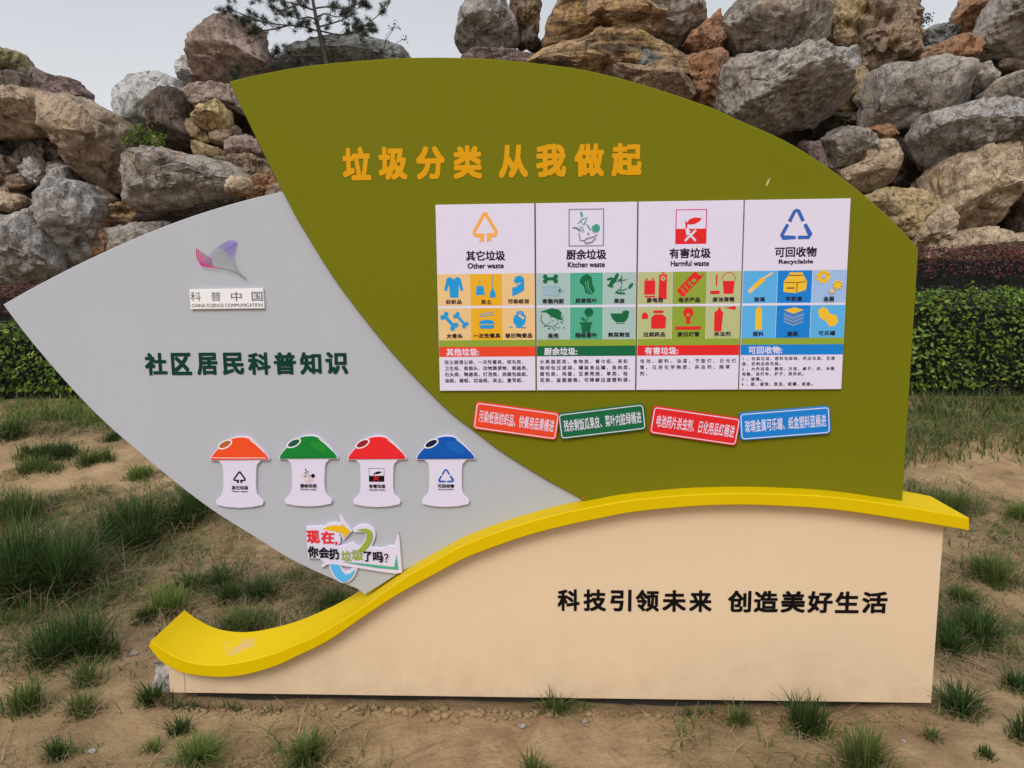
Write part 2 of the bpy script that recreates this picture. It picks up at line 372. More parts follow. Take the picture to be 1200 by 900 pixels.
def soil_mat():
    m, nt, b = newmat('dry_soil')
    tc = nd(nt, 'ShaderNodeTexCoord'); v = tc.outputs['Object']
    def N(s, d=6, r=0.6, dist=0.0):
        n = nd(nt, 'ShaderNodeTexNoise', i_Scale=s, i_Detail=d, i_Roughness=r, i_Distortion=dist); nt.links.new(v, n.inputs['Vector']); return n.outputs[0]
    big = N(0.9, 5, 0.6, 0.4); mid = N(5, 8, 0.7); fine = N(45, 8, 0.75); grit = N(160, 4, 0.7)
    c = mixc(nt, ramp(nt, big, 0.38, 0.62), (0.42, 0.285, 0.15), (0.54, 0.38, 0.212))
    c = mixc(nt, ramp(nt, mid, 0.44, 0.66, 0, 0.75), c, (0.225, 0.142, 0.078))
    c = mixc(nt, ramp(nt, N(2.2, 6, 0.65, 0.8), 0.5, 0.68, 0, 0.5), c, (0.25, 0.165, 0.10))
    c = mixc(nt, ramp(nt, fine, 0.5, 0.72, 0, 0.6), c, (0.20, 0.125, 0.07))
    c = mixc(nt, ramp(nt, grit, 0.6, 0.75, 0, 0.4), c, (0.50, 0.40, 0.29))
    at_ = nd(nt, 'ShaderNodeAttribute', attribute_name='turf')
    tf = nd(nt, 'ShaderNodeMath', operation='MULTIPLY'); nt.links.new(at_.outputs['Fac'], tf.inputs[0]); nt.links.new(ramp(nt, mid, 0.35, 0.6, 0.4, 1.0), tf.inputs[1])
    c = mixc(nt, tf.outputs[0], c, mixc(nt, fine, (0.12, 0.10, 0.04), (0.25, 0.185, 0.10)))
    nt.links.new(c, b.inputs['Base Color']); b.inputs['Roughness'].default_value = 0.95; b.inputs['Specular IOR Level'].default_value = 0.1
    s = nd(nt, 'ShaderNodeMath', operation='MULTIPLY_ADD'); nt.links.new(fine, s.inputs[0]); s.inputs[1].default_value = 0.5; nt.links.new(mid, s.inputs[2])
    s2 = nd(nt, 'ShaderNodeMath', operation='MULTIPLY_ADD'); nt.links.new(grit, s2.inputs[0]); s2.inputs[1].default_value = 0.12; nt.links.new(s.outputs[0], s2.inputs[2])
    bp = nd(nt, 'ShaderNodeBump', i_Strength=0.9, i_Distance=0.045); nt.links.new(s2.outputs[0], bp.inputs['Height']); nt.links.new(bp.outputs[0], b.inputs['Normal'])
    return m
M['soil'] = soil_mat()

# ------------------------------------------------------------------ ground
def sstep(x, a, b):
    t = np.clip((x - a) / (b - a), 0, 1); return t * t * (3 - 2 * t)
def ground_z(x, y):
    x = np.atleast_1d(np.asarray(x, float)); y = np.atleast_1d(np.asarray(y, float))
    z = 0.5 * sstep(y, 0.15, 4.3) * 0.5 + 0.25 * np.clip((y - 0.3) / 3.6, 0, 1) + 0.25 * sstep(y, 3.8, 7.5)
    z = z * (1 - sstep(y, 12, 30))
    p = np.stack([x, y, np.zeros_like(x)], 1)
    near = np.exp(-(np.maximum(np.abs(y) - 1.0, 0) / 6) ** 2)
    z = z + fbm(p * 0.9, 3) * 0.035 * near * sstep(np.abs(y - 0.1), 0.1, 1.0) + fbm(p * 5.5 + 3, 3) * 0.012 * near
    z = z - 0.028 + np.where(y < 0.3, 0.0, 0.0)
    # soil scraped and drooping just in front of the sign base
    inb = (np.abs(x + 0.02) < 1.43)
    z = z - 0.026 * np.exp(-((y - 0.02) / 0.05) ** 2) * inb * np.clip(.75 + 1.3 * noise(np.stack([x * 3.1, x * 0, x * 0 + 2], 1)), 0, 1.2) * (1 - sstep(x, 1.15, 1.3))
    return z
def gz(x, y): return float(ground_z(x, y)[0])

def ground_hit(px, py):
    a = ray(px, py); t = 0.002; prev = t
    while t < 0.03:
        y = CAMY + a.y * t
        if CAMH + a.z * t < gz(a.x * t, y): break
        t *= 1.01
    return a.x * t, CAMY + a.y * t

def turf_amount(x, y):
    p = np.stack([x, y, np.zeros_like(x)], 1)
    n = fbm(p * 1.1 + 40, 4)
    side = np.where(x < -0.9, 1.15, np.where(x > 1.2, 1.0, 0.4))
    a = sstep(y, -0.35, 0.7) * side * (1 - .75 * sstep(y, 1.9, 2.5) * (1 - sstep(y, 2.9, 3.2)))
    a = np.where(y > 3.1, 1.25, a)
    return np.clip(a * 0.95 + n * 1.05 - 0.34, 0, 1)

def axis(lo, hi, d, far, g=1.18):
    c = list(np.arange(lo, hi, d)); s = d; x = lo
    left = []
    while x > -far: s *= g; x -= s; left.append(x)
    x = c[-1]; s = d; right = []
    while x < far: s *= g; x += s; right.append(x)
    return np.array(left[::-1] + c + right)
gx = axis(-3.6, 3.4, 0.03, 400); gy = axis(-1.0, 3.9, 0.03, 400)
X, Y = np.meshgrid(gx, gy); gv = np.stack([X.ravel(), Y.ravel(), ground_z(X.ravel(), Y.ravel())], 1)
nx, ny = len(gx), len(gy)
ii = np.arange(nx * ny).reshape(ny, nx)
gf = np.stack([ii[:-1, :-1].ravel(), ii[:-1, 1:].ravel(), ii[1:, 1:].ravel(), ii[1:, :-1].ravel()], 1)
go = mesh_obj('ground', gv, gf, M['soil'], smooth=True); tag(go, kind='structure')
at_ = go.data.attributes.new('turf', 'FLOAT', 'POINT'); at_.data.foreach_set('value', turf_amount(gv[:, 0], gv[:, 1]).astype(np.float32))

# ------------------------------------------------------------------ the sign
YP = 0.033          # front of the upright olive panel
YG = 0.048          # front of the grey panel, a little behind it
sign = empty('information_sign', (0, 0, 0))
tag(sign, 'large leaf shaped waste sorting sign with olive and grey panels above a tan base', 'sign')

def pl(pts, Y, n=0):
    q = smooth_curve(pts, n) if n else pts
    return [at(a, b, Y) for a, b in q]

# yellow wave band
crease = [(177, 751), (191, 761.5), (211, 772), (230, 777.5), (256, 779.3), (284, 775.5), (320, 766), (350, 754), (380, 739.5), (420, 715),
          (453, 692), (480, 673.5), (506.7, 658.5), (540, 640.5), (580, 624.5), (620, 611.7), (660, 601), (700, 593), (740, 586), (800, 580.3), (833, 578.7),
          (873, 578), (913, 578.8), (960, 581), (1000, 585), (1040, 590.7), (1090, 598.5), (1135.5, 607)]
bottom = [(174, 758), (188, 775), (207, 786), (222, 790.5), (255, 794), (285, 791.5), (320, 782), (350, 768.5), (385, 751), (425, 724),
          (455, 704), (482, 688), (510, 673), (543, 655.5), (583, 639.8), (622, 626.8), (662, 616.5), (702, 608), (742, 600.5), (800, 594.7), (833, 592.7),
          (873, 592), (913, 593.3), (960, 596), (1000, 600.5), (1040, 606.5), (1088, 614), (1135.5, 622)]
YB0, YB1 = -0.05, 0.215
top_c = pl(crease, YB0, 6); bot_c = pl(bottom, YB0, 6)
bm = bmesh.new()
rings = []; ch = 0.003
for (xa, za), (xb, zb) in zip(top_c, bot_c):
    n_ = np.array([xa - xb, za - zb]); n_ = n_ / np.linalg.norm(n_) * ch
    rings.append([bm.verts.new(p) for p in ((xa, YB0 + ch, za), (xa - n_[0], YB0, za - n_[1]), (xb + n_[0], YB0, zb + n_[1]), (xb, YB0 + ch, zb),
                  (xb, YB1 - ch, zb), (xb + n_[0], YB1, zb + n_[1]), (xa - n_[0], YB1, za - n_[1]), (xa, YB1 - ch, za))])
for i in range(len(rings) - 1):
    a, b = rings[i], rings[i + 1]
    for k in range(8): bm.faces.new((a[k], a[(k + 1) % 8], b[(k + 1) % 8], b[k]))
bm.faces.new(rings[0][::-1]); bm.faces.new(rings[-1])
band = bm_obj('wave_band', bm, M['yellow'], sign)

# tan base below the band
def mid_band(i): return ((top_c[i][0] + bot_c[i][0]) / 2, (top_c[i][1] * 0.35 + bot_c[i][1] * 0.65))
bl = at(198, 812, 0); br = at(1090.5, 823, 0); XL = at(198, 790, 0)[0]; XR = at(1104, 640, 0)[0]
zb_ = (bl[1] + br[1]) / 2
ups = [mid_band(i) for i in range(len(top_c)) if XL + 0.01 < mid_band(i)[0] < XR - 0.005]
def zband(x):
    for i in range(len(top_c) - 1):
        a, b = mid_band(i), mid_band(i + 1)
        if a[0] <= x <= b[0]: return a[1] + (b[1] - a[1]) * (x - a[0]) / (b[0] - a[0])
base_pts = [(XL, zb_)] + [(XL, zband(XL))] + ups + [(XR, zband(XR)), (XR, zb_)]
prism('base_panel', base_pts, 0.0, 0.165, M['tan'], sign)
sx = at(216, 800, 0)[0]
prism('panel_seam', [(sx, zb_ + 0.002), (sx + 0.0025, zb_ + 0.002), (sx + 0.0025, zband(sx) - 0.004), (sx, zband(sx) - 0.004)], -0.001, 0.004, M['edge_grey'], sign)
prism('plinth', [(XL + 0.08, -0.09), (XR - 0.08, -0.09), (XR - 0.08, zb_ - 0.0015), (XL + 0.08, zb_ - 0.0015)], 0.05, 0.125, M['steel'], sign)

# upright panels
olive_left = [(268.5, 95.5), (299, 160), (340, 242), (356, 270), (391, 326), (430, 378), (465, 420), (500, 457), (528, 484), (558, 507), (587, 529), (635, 559), (686, 587)]
olive_bot = [(686.7, 587), (720, 580.3), (760, 575.2), (800, 572.5), (833, 571.4), (873, 571), (913, 572), (973, 575.7), (1027, 582.3), (1057.5, 586.3)]
olive_right = [(1057.5, 586.3), (1076.5, 291)]
olive_top = [(1076.5, 291), (1040, 253), (985, 206.5), (923, 166.5), (862, 139), (834, 126), (761, 101.5), (690, 83), (628, 74), (575, 69), (520, 67.3), (475, 67.8), (435, 70), (385, 74.3), (345, 79.5), (305, 87), (268.5, 95.5)]
def down(pts, d=0.012): return [(x, z - d) for x, z in pts]
o_pts = pl(olive_left, YP, 5)[:-1] + down(pl(olive_bot, YP, 4)) + pl(olive_top, YP, 4)[:-1]
prism('olive_panel', o_pts, YP, YP + 0.06, M['olive'], sign, bevel=0.0025)
g_up = [(3.5, 357), (38, 337.5), (87, 312), (136, 289), (170, 274.5), (204, 261), (245, 247), (290, 234), (330, 224.5)]
g_bot = [(427, 693.5), (453, 677.5), (480, 661.5), (520, 643.5), (540, 631.8), (580, 615.6), (620, 602.4), (660, 591.5), (700, 583)]
g_low = [(427, 693.5), (383, 675.5), (340, 655), (298, 629), (249, 598), (202, 562.5), (156, 524), (124, 496), (93, 465), (59, 427), (30, 392), (3.5, 357)]
gu = pl(g_up, YG, 4); gb = down(pl(g_bot, YG, 3)); gl = pl(g_low, YG, 4)
hid = pl([(640, 520), (560, 455), (470, 370), (400, 270)], YG + 0.0)
# the grey panel runs a hand's width behind the olive one
g_pts = gu + hid[::-1] + gb[::-1] + gl[1:-1]
prism('grey_panel', g_pts, YG, YG + 0.04, M['grey'], sign, bevel=0.002)

# ------------------------------------------------------------------ lettering and print
_tc = {}
def glyph(s, off=0.0, ext=0.0):
    """outline glyphs as triangles; weight is gained by laying shifted copies over each other"""
    k = (s, off, ext)
    if k not in _tc:
        c = bpy.data.curves.new('t', 'FONT'); c.body = s; c.resolution_u = 3; c.extrude = ext; c.size = 1
        o = bpy.data.objects.new('t', c); me = bpy.data.meshes.new_from_object(o)
        v = np.array([x.co[:] for x in me.vertices]).reshape(-1, 3); f = [tuple(p.vertices) for p in me.polygons]
        bpy.data.objects.remove(o); bpy.data.meshes.remove(me); bpy.data.curves.remove(c)
        if off > 0 and len(v):
            sh = [(-1, -1), (1, 1), (-1, 1), (1, -1)] if ext == 0 else [(-1, -1), (1, 1), (-1, 1), (1, -1), (0, 1.1), (0, -1.1), (1.1, 0), (-1.1, 0)]
            V = []; Fs = []
            for i, (a, b) in enumerate(sh):
                q = v + np.array([a * off, b * off, 0]); q[:, 2] += (i * .012 if ext else 0.0); V.append(q); Fs += [tuple(j + i * len(v) for j in t) for t in f]
            v = np.concatenate(V); f = Fs
        _tc[k] = (v, f)
    return _tc[k]

class Flat:
    """flat printed marks on an upright board; each mark a hair's breadth above the last"""
    def __init__(s, Y): s.Y = Y; s.v = []; s.f = []; s.m = []; s.mats = []; s.k = 0
    def mi(s, m):
        m = M[m]
        if m not in s.mats: s.mats.append(m)
        return s.mats.index(m)
    def tri(s, pts, tris, m, nl=1):
        s.k += 1; y = s.Y - 0.0002 * s.k; b = len(s.v)
        q = len(pts) // nl
        s.v += [(x, y - 0.00003 * (j // q), z) for j, (x, z) in enumerate(pts)]; i = s.mi(m)
        for t in tris: s.f.append(tuple(b + q for q in t)); s.m.append(i)
    def poly(s, pts, m):
        t = tessellate_polygon([[Vector((x, z, 0)) for x, z in pts]])
        s.tri(pts, [tuple(q) for q in t], m)
    def ell(s, cx, cz, rx, rz, m, rot=0.0, n=20):
        c, d = math.cos(rot), math.sin(rot); pts = []
        for i in range(n):
            a = 2 * math.pi * i / n; x, z = rx * math.cos(a), rz * math.sin(a); pts.append((cx + x * c - z * d, cz + x * d + z * c))
        s.poly(pts, m)
    def line(s, pts, wd, m, closed=False):
        pts = [np.array(p, float) for p in pts]; n = len(pts); L = []; Rr = []
        for i in range(n):
            a = pts[(i - 1) % n] if (i > 0 or closed) else pts[i]; b = pts[(i + 1) % n] if (i < n - 1 or closed) else pts[i]
            d = b - a; d = d / (np.linalg.norm(d) + 1e-9); q = np.array([-d[1], d[0]]) * wd / 2
            if 0 < i < n - 1 or closed:
                d1 = pts[i] - a; d1 /= np.linalg.norm(d1) + 1e-9; k = abs(d1 @ d); q = q / max(k, 0.5)
            L.append(pts[i] + q); Rr.append(pts[i] - q)
        P_ = [tuple(p) for p in L + Rr]; t = []
        for i in range(n - 1 + (1 if closed else 0)):
            j = (i + 1) % n; t.append((i, j, n + j)); t.append((i, n + j, n + i))
        s.tri(P_, t, m)
    def text(s, st, x0, x1, z0, z1, m, off=0.0, fit=True):
        v, f = glyph(st, off)
        if len(v) == 0: return
        a, b = v[:, 0].min(), v[:, 0].max(); c, d = v[:, 1].min(), v[:, 1].max()
        if not fit: c, d = -0.12, 0.88; a, b = 0.0, float(len(st))
        pts = [(x0 + (q[0] - a) / (b - a) * (x1 - x0), z0 + (q[1] - c) / (d - c) * (z1 - z0)) for q in v]
        s.tri(pts, f, m, 4 if off > 0 else 1)
    def row(s, st, x0, pitch, zc, h, m, off=0.02, wd=None):
        """CJK line on an even pitch"""
        wd = wd or h
        for i, ch in enumerate(st):
            if ch == ' ': continue
            v, f = glyph(ch, off); b = x0 + i * pitch
            if len(v): s.tri([(b + q[0] * wd, zc + (q[1] - 0.38) * h) for q in v], f, m, 4 if off > 0 else 1); s.k -= 1
        s.k += 1
    def build(s, name, parent):
        return mesh_obj(name, s.v, s.f, s.mats, parent, s.m)

def character(ch, px0, px1, py0, py1, Y, m, off, depth):
    x0, z1 = at(px0, py0, Y); x1, z0 = at(px1, py1, Y)
    v, f = glyph(ch, off, 0.5)
    a, b = v[:, 0].min(), v[:, 0].max(); c, d = v[:, 1].min(), v[:, 1].max()
    vv = np.stack([x0 + (v[:, 0] - a) / (b - a) * (x1 - x0), Y - (v[:, 2] + 0.5) * depth, z0 + (v[:, 1] - c) / (d - c) * (z1 - z0)], 1)
    return mesh_obj('character', vv, f, m, sign)

for ch, a, b, t in zip('垃圾分类从我做起', (400.7, 443, 487, 530.7, 584, 628, 673, 716.7), (435.3, 478, 522, 565.3, 619, 663.5, 708, 752), (172.8, 172.4, 171.8, 171, 170, 169, 168.5, 168)):
    character(ch, a, b, t, t + 38.3, YP, M['orange_letter'], 0.038, 0.0016)
for i, (ch, a, b) in enumerate(zip('社区居民科普知识', (169, 200, 230, 260, 290, 320.3, 351, 381), (196.6, 225.4, 255.8, 286.6, 317.6, 347.6, 377.3, 408.3))):
    character(ch, a, b, 413.6 - i * 0.15, 439.5 - i * 0.15, YG, M['green_letter'], 0.03, 0.0022)
for i, (ch, a, b) in enumerate(zip('科技引领未来创造美好生活', (653.3, 683.8, 715.3, 745, 776.5, 808, 853.5, 884, 915.5, 947, 979.5, 1011), (679.2, 710, 739.8, 772, 803.5, 833.6, 879.8, 911.3, 942.8, 975, 1005.8, 1039))):
    character(ch, a, b, 690.3 + i * 0.26, 715.8 + i * 0.26, 0.0, M['black'], 0.026, 0.002)

# ---- emblems in a unit box (a right, b down); mp maps them to the board
def em_recycle(F_, mp, s, m):
    for q in ([(.45, .05), (.27, .42)], [(.22, .52), (.03, .90), (.08, .97), (.46, .97)], [(.57, .97), (.93, .97), (.97, .88), (.78, .52)], [(.72, .42), (.55, .07), (.44, .05)]):
        F_.line([mp(*p) for p in q], s * 0.115, m)
    F_.poly([mp(.22, .40), mp(.34, .46), mp(.36, .34)], m); F_.poly([mp(.46, .90), mp(.46, 1.04), mp(.52, .97)], m)
def em_other(F_, mp, s, m):
    F_.line([mp(*p) for p in ((.47, .04), (.06, .64))], s * .13, m); F_.line([mp(*p) for p in ((.53, .04), (.95, .64))], s * .13, m)
    F_.line([mp(*p) for p in ((.40, .03), (.60, .03))], s * .09, m)
    F_.poly([mp(*p) for p in ((.0, .66), (.10, .60), (.18, .67), (.46, .67), (.46, .98), (.38, .90), (.27, .97), (.30, .80), (.08, .78))], m)
    F_.poly([mp(*p) for p in ((1., .66), (.90, .60), (.82, .67), (.56, .67), (.56, .98), (.63, .90), (.76, .95), (.70, .80), (.93, .78))], m)
def em_kitchen(F_, mp, s, m1, m2, frame):
    if frame: F_.line([mp(*p) for p in ((0, 0), (1, 0), (1, 1), (0, 1))], s * .035, frame, True)
    F_.ell(*mp(.36, .14), s * .035, s * .09, m1, .3)
    F_.line([mp(*p) for p in ((.25, .40), (.36, .28), (.54, .23))], s * .03, m1)
    F_.line([mp(*p) for p in ((.34, .30), (.38, .40), (.44, .41), (.50, .28))], s * .025, m1)
    F_.line([mp(*p) for p in ((.10, .50), (.20, .50), (.30, .58))], s * .04, m2)
    F_.ell(*mp(.79, .52), s * .105, s * .12, m1)
    F_.line([mp(*p) for p in ((.68, .44), (.66, .56), (.74, .66))], s * .02, m1)
    for a in (.33, .38, .43): F_.line([mp(a - .04, .46), mp(a, .62)], s * .018, m1)
    F_.line([mp(*p) for p in ((.52, .42), (.62, .56))], s * .035, m1)
    F_.poly([mp(*p) for p in ((.54, .60), (.58, .68), (.62, .70), (.53, .69))], m1)
    F_.line([mp(*p) for p in ((.28, .64), (.32, .84), (.44, .86), (.50, .80), (.70, .76), (.82, .70))], s * .022, m2)
    F_.line([mp(*p) for p in ((.44, .88), (.48, .93), (.66, .90), (.78, .78))], s * .022, m2)
def em_harm(F_, mp, s, m, mf, bg):
    F_.line([mp(*p) for p in ((0, 0), (1, 0), (1, 1), (0, 1))], s * .03, mf, True)
    F_.poly([mp(*p) for p in ((0, .56), (1, .56), (1, 1), (0, 1))], m)
    F_.poly([mp(*p) for p in ((.30, .30), (.36, .38), (.44, .28), (.60, .23), (.84, .25), (.78, .34), (.62, .42), (.46, .44), (.38, .41), (.36, .56), (.32, .56))], m)
    F_.poly([mp(*p) for p in ((.31, .56), (.42, .56), (.48, .66), (.54, .56), (.36, .78), (.30, .94), (.36, .80), (.34, .70))], bg)
    F_.line([mp(.30, .92), mp(.66, .60)], s * .07, bg); F_.line([mp(.34, .62), mp(.66, .92)], s * .07, bg)

# ---- icons in cells
def star(F_, mp, s, a, b, r, m, n=8):
    F_.ell(*mp(a, b), s * r * .72, s * r * .72, m)
    for i in range(n):
        t = 2 * math.pi * i / n; F_.ell(*mp(a + r * .85 * math.cos(t), b + r * .85 * math.sin(t)), s * r * .26, s * r * .26, m, 0, 8)
def bone(F_, mp, s, a, b, L, th, w, m):
    c, d = math.cos(th) * L / 2, math.sin(th) * L / 2; e, g = -math.sin(th) * w * .7, math.cos(th) * w * .7
    F_.line([mp(a - c, b - d), mp(a + c, b + d)], s * w, m)
    for q in (-1, 1):
        for p in (-1, 1): F_.ell(*mp(a + q * c + p * e, b + q * d + p * g), s * w * .72, s * w * .72, m, 0, 10)
def icon(F_, key, mp, s, m, bg):
    p = lambda *q: [mp(*t) for t in q]
    if key == 'coat':
        F_.poly(p((.38, .08), (.46, .14), (.54, .14), (.62, .08), (.72, .14), (.80, .50), (.72, .54), (.66, .34), (.64, .74), (.38, .74), (.35, .34), (.28, .54), (.20, .50), (.28, .14)), m)
        F_.poly(p((.45, .07), (.55, .07), (.50, .18)), bg)
    elif key == 'dust':
        F_.poly(p((.20, .38), (.42, .38), (.45, .66), (.17, .66)), m); F_.line(p((.30, .38), (.30, .16)), s * .02, m)
        F_.line(p((.70, .46), (.70, .04)), s * .02, m); F_.poly(p((.70, .42), (.78, .58), (.80, .74), (.60, .74), (.62, .58)), m)
    elif key == 'roll':
        F_.ell(*mp(.52, .22), s * .16, s * .15, m); F_.poly(p((.34, .22), (.68, .22), (.68, .52), (.52, .62), (.30, .72), (.30, .44), (.48, .40)), m); F_.line(p((.36, .30), (.52, .34), (.56, .28)), s * .035, bg)
    elif key == 'bones': bone(F_, mp, s, .34, .40, .46, .85, .11, m); bone(F_, mp, s, .70, .36, .42, .85, .085, m)
    elif key == 'meal':
        F_.line(p((.26, .20), (.74, .12)), s * .025, m); F_.line(p((.28, .26), (.74, .20)), s * .025, m)
        F_.ell(*mp(.5, .44), s * .23, s * .08, m); F_.poly(p((.27, .44), (.73, .44), (.73, .58), (.68, .64), (.32, .64), (.27, .58)), m); F_.line(p((.28, .51), (.72, .51)), s * .025, bg)
    elif key == 'pot':
        F_.ell(*mp(.52, .38), s * .20, s * .22, m); F_.line(p((.42, .14), (.60, .12), (.72, .32)), s * .05, m); F_.line(p((.50, .22), (.66, .34)), s * .07, bg)
        F_.line(p((.18, .60), (.30, .60)), s * .03, m); F_.line(p((.40, .60), (.72, .62)), s * .035, m)
    elif key == 'fish':
        bone(F_, mp, s, .42, .18, .32, 0, .10, m)
        for k in range(9): F_.line(p((.18 + .055 * k, .42), (.20 + .055 * k, .66)), s * .012, 'pale_blue')
        F_.line(p((.18, .42), (.60, .38), (.82, .54), (.60, .70), (.20, .66)), s * .014, 'pale_blue'); F_.ell(*mp(.70, .54), s * .035, s * .04, m)
    elif key == 'greens':
        F_.poly(p((.30, .22), (.40, .08), (.54, .04), (.66, .14), (.68, .34), (.76, .56), (.66, .68), (.48, .64), (.42, .42), (.30, .30)), m)
        F_.line(p((.54, .24), (.56, .46), (.66, .64)), s * .035, bg); F_.line(p((.46, .26), (.50, .48), (.56, .62)), s * .02, bg)
    elif key == 'peel':
        for a, b, r, t in ((.30, .28, .17, .9), (.20, .20, .10, .3), (.22, .42, .10, -.3), (.40, .14, .13, 1.2), (.52, .22, .06, .4), (.84, .42, .11, .9)):
            F_.ell(*mp(a, b), s * r, s * r * .42, m, t)
        F_.line(p((.36, .28), (.56, .26), (.72, .22)), s * .02, m); F_.line(p((.56, .10), (.56, .36)), s * .03, m)
        F_.line(p((.38, .62), (.46, .54), (.60, .56), (.72, .50)), s * .025, m); F_.ell(*mp(.52, .64), s * .16, s * .03, m, -.1); F_.line(p((.56, .40), (.52, .58)), s * .02, m)
    elif key == 'husk':
        F_.poly(p((.08, .14), (.26, .08), (.44, .02), (.66, .06), (.76, .16), (.74, .30), (.84, .42), (.62, .36), (.44, .28), (.30, .16)), m)
        F_.line(p((.14, .22), (.12, .40), (.26, .56), (.46, .60), (.56, .72)), s * .025, m)
        rr = random.Random(3)
        for _ in range(18):
            a, b = rr.uniform(.2, .84), rr.uniform(.26, .66); F_.line(p((a, b), (a + .06, b + rr.uniform(-.04, .04))), s * .018, m)
    elif key == 'flower':
        star(F_, mp, s, .58, .16, .13, m, 10); F_.line(p((.56, .26), (.48, .46)), s * .02, m); F_.ell(*mp(.40, .36), s * .08, s * .03, m, -.6)
        F_.poly(p((.30, .46), (.68, .46), (.66, .52), (.32, .52)), m); F_.poly(p((.34, .54), (.64, .54), (.60, .78), (.54, .78), (.50, .72), (.44, .78), (.38, .78)), m)
    elif key == 'bowl':
        F_.poly(p((.22, .20), (.80, .20), (.76, .36), (.66, .48), (.40, .48), (.28, .36)), m); F_.ell(*mp(.70, .17), s * .11, s * .06, m); F_.line(p((.40, .51), (.66, .51)), s * .02, m)
    elif key == 'battery':
        F_.poly(p((.18, .26), (.50, .26), (.50, .70), (.18, .70)), m); F_.ell(*mp(.25, .22), s * .03, s * .03, m); F_.ell(*mp(.43, .22), s * .03, s * .03, m)
        F_.line(p((.20, .76), (.50, .76)), s * .04, m); F_.poly(p((.62, .08), (.84, .08), (.84, .84), (.60, .84)), m); F_.ell(*mp(.73, .20), s * .07, s * .07, bg); F_.ell(*mp(.73, .20), s * .03, s * .03, m)
        F_.line(p((.68, .03), (.78, .03)), s * .03, m)
    elif key == 'phone':
        F_.poly(p((.12, .58), (.58, .06), (.66, .0), (.86, .18), (.34, .78), (.28, .78)), m)
        for k in range(3):
            for j in range(3): F_.poly(p((.24 + .09 * k + .05 * j, .54 - .10 * k + .06 * j), (.28 + .09 * k + .05 * j, .50 - .10 * k + .06 * j), (.31 + .09 * k + .05 * j, .53 - .10 * k + .06 * j), (.27 + .09 * k + .05 * j, .57 - .10 * k + .06 * j)), bg)
        F_.line(p((.46, .30), (.60, .44)), s * .03, bg); F_.poly(p((.54, .28), (.62, .20), (.70, .28), (.62, .36)), bg); F_.line(p((.78, .18), (.90, .08)), s * .03, m)
    elif key == 'bucket':
        F_.poly(p((.46, .30), (.82, .30), (.78, .70), (.50, .70)), m)
        F_.line([mp(.64 + .20 * math.cos(t), .28 - .24 * math.sin(t)) for t in np.linspace(0.05, math.pi - .05, 14)], s * .02, m)
        F_.line(p((.28, .10), (.28, .44)), s * .045, m); F_.poly(p((.10, .60), (.38, .60), (.38, .70), (.10, .70)), m)
    elif key == 'medicine':
        F_.poly(p((.12, .24), (.20, .16), (.30, .24), (.30, .38), (.12, .38)), m); F_.poly(p((.46, .12), (.76, .12), (.76, .20), (.46, .20)), m)
        F_.poly(p((.50, .24), (.72, .24), (.84, .34), (.82, .68), (.40, .68), (.40, .34)), m)
    elif key == 'lamp':
        F_.ell(*mp(.48, .20), s * .15, s * .16, m); F_.poly(p((.42, .32), (.54, .32), (.54, .54), (.42, .54)), m); F_.ell(*mp(.48, .26), s * .05, s * .05, bg)
        F_.poly(p((.10, .62), (.86, .62), (.86, .72), (.10, .72)), m)
    elif key == 'spray':
        F_.poly(p((.24, .20), (.34, .12), (.36, .04), (.42, .04), (.43, .12), (.50, .20), (.46, .78), (.24, .78)), m); F_.poly(p((.52, .06), (.86, .0), (.88, .12)), m)
    elif key == 'glass':
        F_.line(p((.18, .66), (.34, .50)), s * .12, 'peach'); F_.line(p((.34, .50), (.60, .24)), s * .14, m); F_.line(p((.60, .24), (.86, .06)), s * .06, 'peach')
    elif key == 'carton':
        F_.poly(p((.34, .06), (.72, .06), (.74, .14), (.86, .34), (.84, .60), (.54, .70), (.18, .66), (.18, .34), (.32, .14)), m)
        F_.line(p((.20, .36), (.58, .38), (.84, .34)), s * .02, 'ink'); F_.line(p((.58, .38), (.56, .68)), s * .02, 'ink'); F_.line(p((.28, .54), (.50, .54)), s * .03, 'ink'); F_.line(p((.32, .15), (.72, .15)), s * .02, 'ink')
    elif key == 'gears':
        star(F_, mp, s, .32, .20, .20, m, 9); F_.ell(*mp(.32, .20), s * .06, s * .06, bg); star(F_, mp, s, .74, .46, .14, m, 7); star(F_, mp, s, .58, .64, .08, 'peach', 6)
    elif key == 'bottle':
        F_.poly(p((.40, .10), (.46, .04), (.52, .04), (.58, .10), (.60, .74), (.40, .74)), m)
    elif key == 'paper':
        F_.poly(p((.22, .14), (.52, .06), (.80, .14), (.50, .26)), m)
        for k in range(6): F_.line(p((.22, .22 + .055 * k), (.50, .34 + .055 * k), (.80, .22 + .055 * k)), s * .022, 'pale_blue' if k % 2 else 'frame_grey')
    elif key == 'can':
        F_.poly(p((.20, .16), (.34, .06), (.46, .10), (.56, .26), (.76, .32), (.82, .50), (.72, .64), (.56, .66), (.46, .50), (.26, .38)), m)

